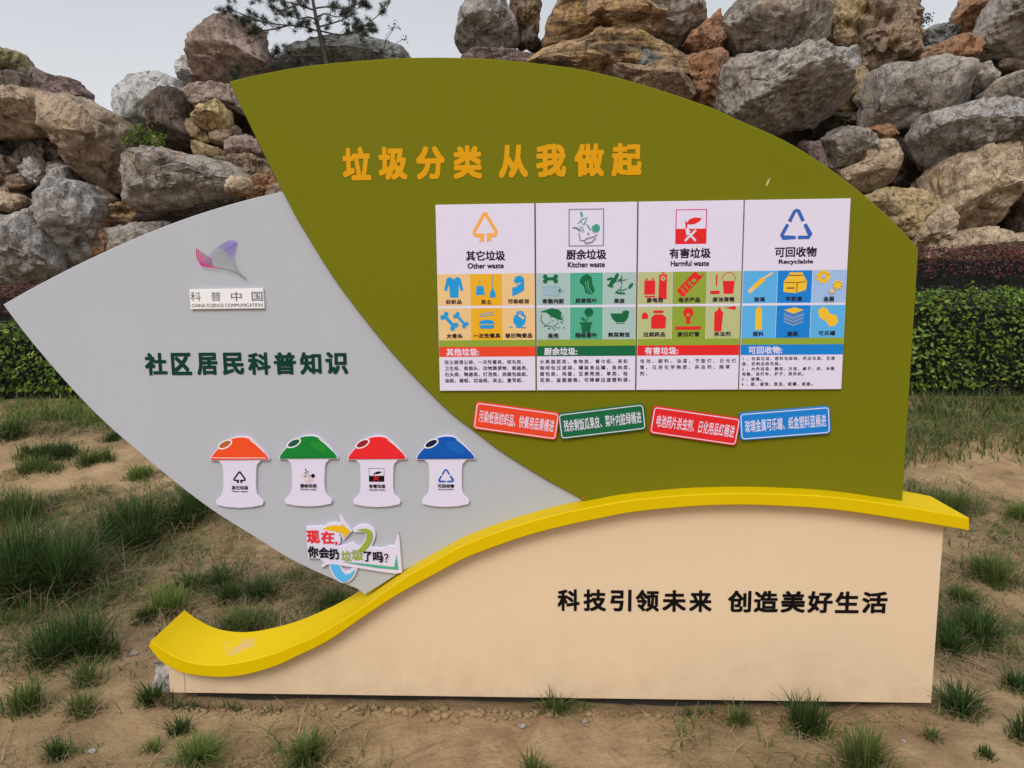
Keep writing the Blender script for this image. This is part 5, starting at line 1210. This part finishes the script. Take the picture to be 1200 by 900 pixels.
# clods and pebbles
cv, cf = ico(2); cl_v = []; cl_f = []; cols = []
rs = np.random.default_rng(77); nb = 0
for i in range(3200):
    if i < 420: x = rs.uniform(-1.4, 1.38); y = rs.normal(-.045, .03); s = rs.uniform(.003, .011) * (1.35 if abs(x + .35) < .5 else .9)
    else: x = rs.uniform(-3, 3); y = rs.uniform(-.95, 2.8); s = rs.uniform(.0012, .0055)
    if -0.01 < y < .2 and abs(x) < 1.45: continue
    q = cv * (1 + .35 * fbm(cv * 1.4 + i * 3.1, 2))[:, None] * np.array([s * rs.uniform(.8, 1.7), s, s * .7])
    a = rs.uniform(0, 6.28); q = np.stack([q[:, 0] * math.cos(a) - q[:, 1] * math.sin(a), q[:, 0] * math.sin(a) + q[:, 1] * math.cos(a), q[:, 2]], 1)
    cl_v.append(q + np.array([x, y, gz(x, y) + s * .35])); cl_f.append(cf + nb); nb += len(cv)
tag(mesh_obj('soil_clods', np.concatenate(cl_v), np.concatenate(cl_f), M['soil'], smooth=True), 'crumbs and clods of dry soil along the sign foot', 'clods', kind='stuff')
M['pebble'] = rock_mat('white_pebble', (0.6, 0.55, 0.5), (0.5, 0.44, 0.38), (0.25, 0.2, 0.15))
for (px, py, s, lab) in ((612, 853, .012, 'white pebble on the soil below the middle of the base'), (1058, 872, .007, 'tiny white pebble near the right base corner'),
                         (686, 850, .009, 'pale pebble right of the thin long-bladed tuft'), (157, 769, .015, 'white pebble left of the yellow band tip'), (108, 884, .012, 'dull pebble in the lower left foreground')):
    x, y = ground_hit(px, py); q = cv * (1 + .3 * fbm(cv * 1.3 + px, 2))[:, None] * np.array([s * 1.3, s, s * .8])
    tag(mesh_obj('pebble', q, cf, M['pebble'], smooth=True, loc=(x, y, gz(x, y) + s * .4)), lab, 'pebble', 'loose pebbles on the soil')
# crumpled clear film by the left end of the base
fx, fz = at(190, 795, .05)
gvv = []; gff = []
for i in range(14):
    for j in range(10): gvv.append((i / 13, j / 9, 0))
gvv = np.array(gvv); nzz = fbm(gvv * 4.2 + 2, 3)
gvv = np.stack([(gvv[:, 0] - .5) * .075 + nzz * .012, .05 * nzz + gvv[:, 1] * .03, (gvv[:, 1]) * .115 - .01 + .01 * noise(gvv * 9)], 1)
for i in range(13):
    for j in range(9): k = i * 10 + j; gff.append((k, k + 10, k + 11, k + 1))
P('film', (0.42, 0.38, 0.35), rough=.25, dirt=.3)
tag(mesh_obj('plastic_scrap', gvv, gff, M['film'], smooth=True, loc=(fx - .005, .06, gz(fx, .06) + .01)), 'crumpled greyish plastic scrap at the left end of the tan base', 'litter')

# ---- hedges
LV = np.array([(0, 0, 0), (.28, .30, .05), (0, 1, -.06), (-.28, .30, .05), (0, .35, 0)]); LF = np.array([(0, 1, 4), (1, 2, 4), (2, 3, 4), (3, 0, 4)])
def leaves(pos, nrm, size, rs):
    """pos (n,3), outward normals; leaf lies roughly facing out with droop"""
    n = len(pos); up = np.stack([rs.normal(0, .6, n), rs.normal(0, .6, n), rs.uniform(-.2, 1.0, n)], 1)
    nn = nrm + rs.normal(0, .55, (n, 3)); nn[:, 2] += .35; nn /= np.linalg.norm(nn, axis=1)[:, None]
    t = up - nn * (up * nn).sum(1)[:, None]; t /= np.linalg.norm(t, axis=1)[:, None]; b = np.cross(t, nn)
    s = size[:, None, None]
    V = pos[:, None] + s * (LV[None, :, 0:1] * b[:, None] * .95 + LV[None, :, 1:2] * t[:, None] + LV[None, :, 2:3] * nn[:, None])
    return V.reshape(-1, 3), (LF[None] + (np.arange(n) * 5)[:, None, None]).reshape(-1, 3), t, nn, b
def hedge(x0, x1, y0, y1, ztop, mat, lab, cat_group, n, size, seed, inner_mat='leaf_shade', red=False):
    rs = np.random.default_rng(seed); root = empty('clipped_hedge', ((x0 + x1) / 2, (y0 + y1) / 2, gz((x0 + x1) / 2, (y0 + y1) / 2)))
    tag(root, lab, 'hedge', cat_group); L = np.array(root.location)
    zb = gz((x0 + x1) / 2, y0); H = ztop - zb
    # shell of leaves: front, top, back, ends
    def shell(n, depth):
        a = rs.uniform(0, 1, n); fr = rs.uniform(0, 1, n); x = rs.uniform(x0, x1, n)
        P_ = np.zeros((n, 3)); Nn = np.zeros((n, 3)); W = y1 - y0
        isf = fr < .52; ist = (fr >= .52) & (fr < .82); isb = fr >= .82
        dd = np.abs(rs.normal(0, depth, n))
        wob = .06 * noise(np.stack([x * 1.9, a * 2, x * 0 + seed], 1)) + .085 * noise(np.stack([x * 6, a * 5, x * 0], 1))
        zf = zb + H * (a ** .9)
        P_[:, 0] = x
        lowin = .10 * (1 - a) ** 2
        P_[isf, 1] = (y0 + dd - wob + lowin)[isf]; P_[isf, 2] = zf[isf]; Nn[isf, 1] = -1
        P_[ist, 1] = (y0 + a * W)[ist]; P_[ist, 2] = (ztop - dd + wob)[ist]; Nn[ist, 2] = 1
        P_[isb, 1] = (y1 - dd)[isb]; P_[isb, 2] = zf[isb]; Nn[isb, 1] = 1
        ed = np.clip((P_[:, 2] - (ztop - .07)) / .07, 0, 1)   # round the shoulder
        P_[isf, 1] += (ed * .05)[isf]; Nn[isf, 2] += ed[isf]
        if not red: P_[:, 2] = np.maximum(P_[:, 2], zb + .10)
        return P_, Nn
    p, nn = shell(n, .05)
    if red: k_ = (p[:, 2] > ztop - .30 - .06 * noise(p * 3)) | (rs.uniform(0, 1, n) < .10); p = p[k_]; nn = nn[k_]
    v, f, *_ = leaves(p, nn, rs.uniform(.7, 1.15, len(p)) * size, rs)
    mesh_obj('outer_leaves', v - L, f, M[mat], root)['kind'] = 'stuff'
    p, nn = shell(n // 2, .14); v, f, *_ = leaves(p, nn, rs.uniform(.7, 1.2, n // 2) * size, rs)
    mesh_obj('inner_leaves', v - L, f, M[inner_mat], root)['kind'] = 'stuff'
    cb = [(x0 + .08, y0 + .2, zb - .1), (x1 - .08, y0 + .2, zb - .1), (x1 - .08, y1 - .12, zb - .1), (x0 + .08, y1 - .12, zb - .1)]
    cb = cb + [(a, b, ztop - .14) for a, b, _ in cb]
    mesh_obj('shade_core', np.array(cb) - L, [(0, 1, 5, 4), (1, 2, 6, 5), (2, 3, 7, 6), (3, 0, 4, 7), (4, 5, 6, 7)], M['core_dark'], root)  # solid box painted near-black as the shade inside the hedge
    bm = bmesh.new()
    for k in range(int((x1 - x0) / .3)):
        x = x0 + .2 + k * .3 + rs.uniform(-.06, .06)
        for j in range(2):
            xx = x + rs.uniform(-.08, .08); m_ = Matrix.Translation(Vector((xx, y0 + .16, zb + .12)) - Vector(L)) @ Matrix.Rotation(rs.uniform(-.3, .3), 4, 'Y')
            bmesh.ops.create_cone(bm, segments=6, radius1=.009, radius2=.006, depth=.34, matrix=m_)
    bm_obj('stems', bm, M['twig'], root)['kind'] = 'stuff'
    return root, rs, zb
HZR = at(1130, 343, 3.95)[1]; HZL = at(50, 381, 3.95)[1]
ha, rs_, zb1 = hedge(-.2, 7.2, 3.95, 4.75, HZR, 'leaf', 'clipped green hedge right of the sign in front of the purple one', 'clipped hedges before the rockery', 15500, .048, 5)
hb, rs_b, zb2 = hedge(-7.6, -.25, 3.95, 4.75, HZL, 'leaf', 'clipped green hedge left of the sign below the rocks', 'clipped hedges before the rockery', 15500, .048, 6)
PZR = at(1140, 289, 5.4)[1]; PZL = at(14, 334, 5.4)[1]
hedge(-.2, 7.6, 5.4, 6.3, PZR, 'leaf_red', 'purple leaved barberry hedge right of the sign at the foot of the rocks', 'clipped hedges before the rockery', 22000, .035, 8, 'leaf_shade', True)
hedge(-8.6, -.25, 5.4, 6.3, PZL, 'leaf_red', 'low red leaved hedge left of the grey panel at the foot of the rocks', 'clipped hedges before the rockery', 20000, .035, 9, 'leaf_shade', True)
# single leaves that can be told apart on the right hedge
lm = bpy.data.meshes.new('leaf'); lm.from_pydata((LV * .056).tolist(), [], LF.tolist()); M['leaf_bright'] = plant_mat('young_hedge_leaf', (0.15, 0.23, 0.035), (0.20, 0.28, 0.05), None, .4, .3); lm.materials.append(M['leaf_bright'])
rs = np.random.default_rng(31)
for k in range(240):
    x = rs.uniform(2.2, 3.3); z = rs.uniform(zb1 + .2, HZR - .01)
    c = noise(np.array([[x * 5, z * 5, 3.3]]))[0]
    if c < -.05 and rs.uniform() < .8: continue
    p = np.array([[x, 3.93 - rs.uniform(0, .04), z]]); _, _, t, n_, b = leaves(p, np.array([[0, -1., 0]]), np.array([.056]), rs)
    o = bpy.data.objects.new('leaf', lm); m3 = Matrix(((b[0][0], t[0][0], n_[0][0]), (b[0][1], t[0][1], n_[0][1]), (b[0][2], t[0][2], n_[0][2])))
    o.matrix_local = Matrix.Translation(Vector(p[0]) - ha.location) @ m3.to_4x4(); link(o, ha)

# ---- pine tree on the rocks
def tube(bm, pts, r0, r1, seg=6):
    prev = None; n = len(pts)
    for i, p in enumerate(pts):
        p = Vector(p); d = (Vector(pts[min(i + 1, n - 1)]) - Vector(pts[max(i - 1, 0)])).normalized()
        s = d.cross(Vector((0.13, 1, .2))).normalized(); t = d.cross(s); r = r0 + (r1 - r0) * i / (n - 1)
        ring = [bm.verts.new(p + (s * math.cos(2 * math.pi * k / seg) + t * math.sin(2 * math.pi * k / seg)) * r) for k in range(seg)]
        if prev:
            for k in range(seg): bm.faces.new((prev[k], prev[(k + 1) % seg], ring[(k + 1) % seg], ring[k]))
        prev = ring
    bm.faces.new(prev)
YT = 9.6
def tree(trunk, branches, r, label, seed, loc_px, needles=1.0):
    rs = np.random.default_rng(seed); bx, bz = at(*loc_px, YT); root = empty('pine_tree', (bx, YT, bz)); tag(root, label, 'pine tree')
    L = Vector(root.location)
    bm = bmesh.new(); tube(bm, [Vector((at(a, b, YT)[0], YT, at(a, b, YT)[1])) - L for a, b in smooth_curve(trunk, 4)], r, r * .35, 9); bm_obj('trunk', bm, M['bark'], root, True)
    nv = []; nf = []; nb = 0
    px = at(401, 0, YT)[0] - at(400, 0, YT)[0]
    def puff(p, k, ln):
        nonlocal nb
        k = max(6, int(k * needles)); d = rs.normal(size=(k, 3)); d[:, 2] += .35; d /= np.linalg.norm(d, axis=1)[:, None]
        s = np.cross(d, rs.normal(size=(k, 3))); s /= np.linalg.norm(s, axis=1)[:, None]; l = rs.uniform(.6, 1.1, k)[:, None] * ln
        st = np.array(p)[None] + rs.normal(0, ln * .15, (k, 3))
        V = np.stack([st - s * .003, st + s * .003, st + d * l], 1).reshape(-1, 3); nv.append(V); nf.append(np.arange(k * 3).reshape(-1, 3) + nb); nb += k * 3
    for bi, (pts, dep) in enumerate(branches):
        q = smooth_curve(pts, 5); n = len(q); W3 = []
        for i, (a, b) in enumerate(q):
            t = i / (n - 1); y = YT + dep * t; x, z = at(a, b, y); W3.append(Vector((x, y, z)) - L)
        bm = bmesh.new(); tube(bm, W3, r * .34, r * .10, 5)
        for i in range(2, n):
            if rs.uniform() < .75:
                base = W3[i]; dirn = (W3[i] - W3[i - 1]).normalized(); side = Vector(rs.normal(size=3)); side = (side - dirn * side.dot(dirn)).normalized()
                ln = rs.uniform(6, 20) * px * (1.15 - .3 * i / n); tip = base + (dirn * .7 + side * .8 + Vector((0, 0, .15))).normalized() * ln
                tube(bm, [base, (base + tip) / 2 + Vector(rs.normal(0, .01, 3)), tip], r * .10, r * .04, 4)
                for s in range(int(rs.integers(1, 4))): puff(base.lerp(tip, 1 - .22 * s), 46, .085)
        puff(W3[-1], 80, .10); puff(W3[-2], 60, .09); puff(W3[-3], 40, .08)
        bm_obj('branch', bm, M['bark'], root, True)
    o = mesh_obj('needles', np.concatenate(nv), np.concatenate(nf), M['needle'], root); o['kind'] = 'stuff'
tr_br = [
 ([(374, 37), (355, 31), (330, 29), (305, 25), (286, 23)], -.3), ([(305, 25), (292, 20), (280, 15), (268, 10)], -.5), ([(340, 29), (322, 34), (306, 36), (298, 38)], -.6),
 ([(380, 66), (355, 65), (330, 68), (305, 74), (285, 86), (274, 90)], -.4), ([(340, 66), (318, 76), (300, 84)], -.7), ([(360, 60), (345, 56), (334, 62), (322, 60)], .4),
 ([(374, 36), (392, 40), (405, 40), (424, 32), (438, 22), (450, 13)], -.3), ([(372, 32), (390, 27), (404, 22), (414, 14), (426, 4)], .5), ([(405, 40), (418, 38), (428, 34), (436, 36)], -.6),
 ([(368, 12), (352, 6), (335, 2), (315, -3), (300, -2)], .4), ([(350, 5), (330, 12), (318, 8)], -.5), ([(368, 10), (384, 8), (404, 10), (420, 4), (428, -6)], -.4),
 ([(378, 44), (390, 56), (402, 64)], .2), ([(366, 0), (345, -14), (322, -20)], -.3), ([(366, -2), (390, -14), (412, -18)], .3), ([(367, 2), (358, -12), (344, -34)], .5),
 ([(366, -20), (380, -40), (398, -48)], -.2), ([(366, -30), (350, -52), (336, -58)], .2), ([(366, -40), (374, -62), (384, -74)], .0), ([(372, 24), (362, 20), (350, 22), (338, 16)], -.8), ([(371, 20), (382, 16), (394, 20), (402, 16)], -.8),
]
tree([(384, 82), (380, 62), (374, 37), (369, 14), (366, -10), (366, -70)], tr_br, .045, 'thin dark pine tree rising behind the top left curve of the olive panel', 3, (384, 82))
# wispy stems right of the pine
def sprig(lines, label, mat, leafs, ln, Yq):
    bx, bz = at(*lines[0][0], Yq); root = empty('small_plant', (bx, Yq, bz)); tag(root, label, 'plant'); L = Vector(root.location); rs = np.random.default_rng(hash_(label) % 999)
    pos = []
    bm = bmesh.new()
    for l in lines:
        pts = [Vector((at(a, b, Yq)[0], Yq + .05 * i, at(a, b, Yq)[1])) - L for i, (a, b) in enumerate(l)]
        tube(bm, pts, .006, .003, 4); pos += [pts[-1]] * leafs + [pts[-1].lerp(pts[-2], .3)] * (leafs // 2)
    bm_obj('stems', bm, M['twig'], root)
    p = np.array([list(q) for q in pos]) + rs.normal(0, ln * .7, (len(pos), 3)); nn = rs.normal(size=p.shape)
    v, f, *_ = leaves(p, nn, rs.uniform(.6, 1.1, len(p)) * ln, rs); mesh_obj('leaves', v, f, M[mat], root)['kind'] = 'stuff'
sprig([[(448, 62), (452, 46), (458, 34), (460, 26)], [(448, 62), (458, 54), (466, 46), (472, 42)], [(450, 58), (452, 40), (460, 30)]], 'wispy plant with small leaf clusters on the low rock right of the pine', 'needle', 10, .05, 9.4)
sprig([[(160, 178), (152, 166), (150, 156)], [(162, 178), (162, 162), (158, 150)], [(164, 178), (170, 164), (172, 156)], [(166, 178), (178, 168), (184, 160)], [(160, 178), (148, 172), (144, 164)], [(164, 178), (166, 170), (166, 165)], [(166, 178), (176, 174), (182, 170)]],
      'small leafy green shrub growing between tan boulder and granite block', 'leaf', 46, .05, 8.35)
sprig([[(1060, 26), (1072, 25), (1082, 22)], [(1072, 25), (1084, 23), (1092, 20)], [(1066, 26), (1078, 26), (1090, 23)], [(1060, 26), (1070, 22), (1086, 18)]], 'dark twig sticking out into the sky gap at right', 'needle', 16, .05, 9.3)
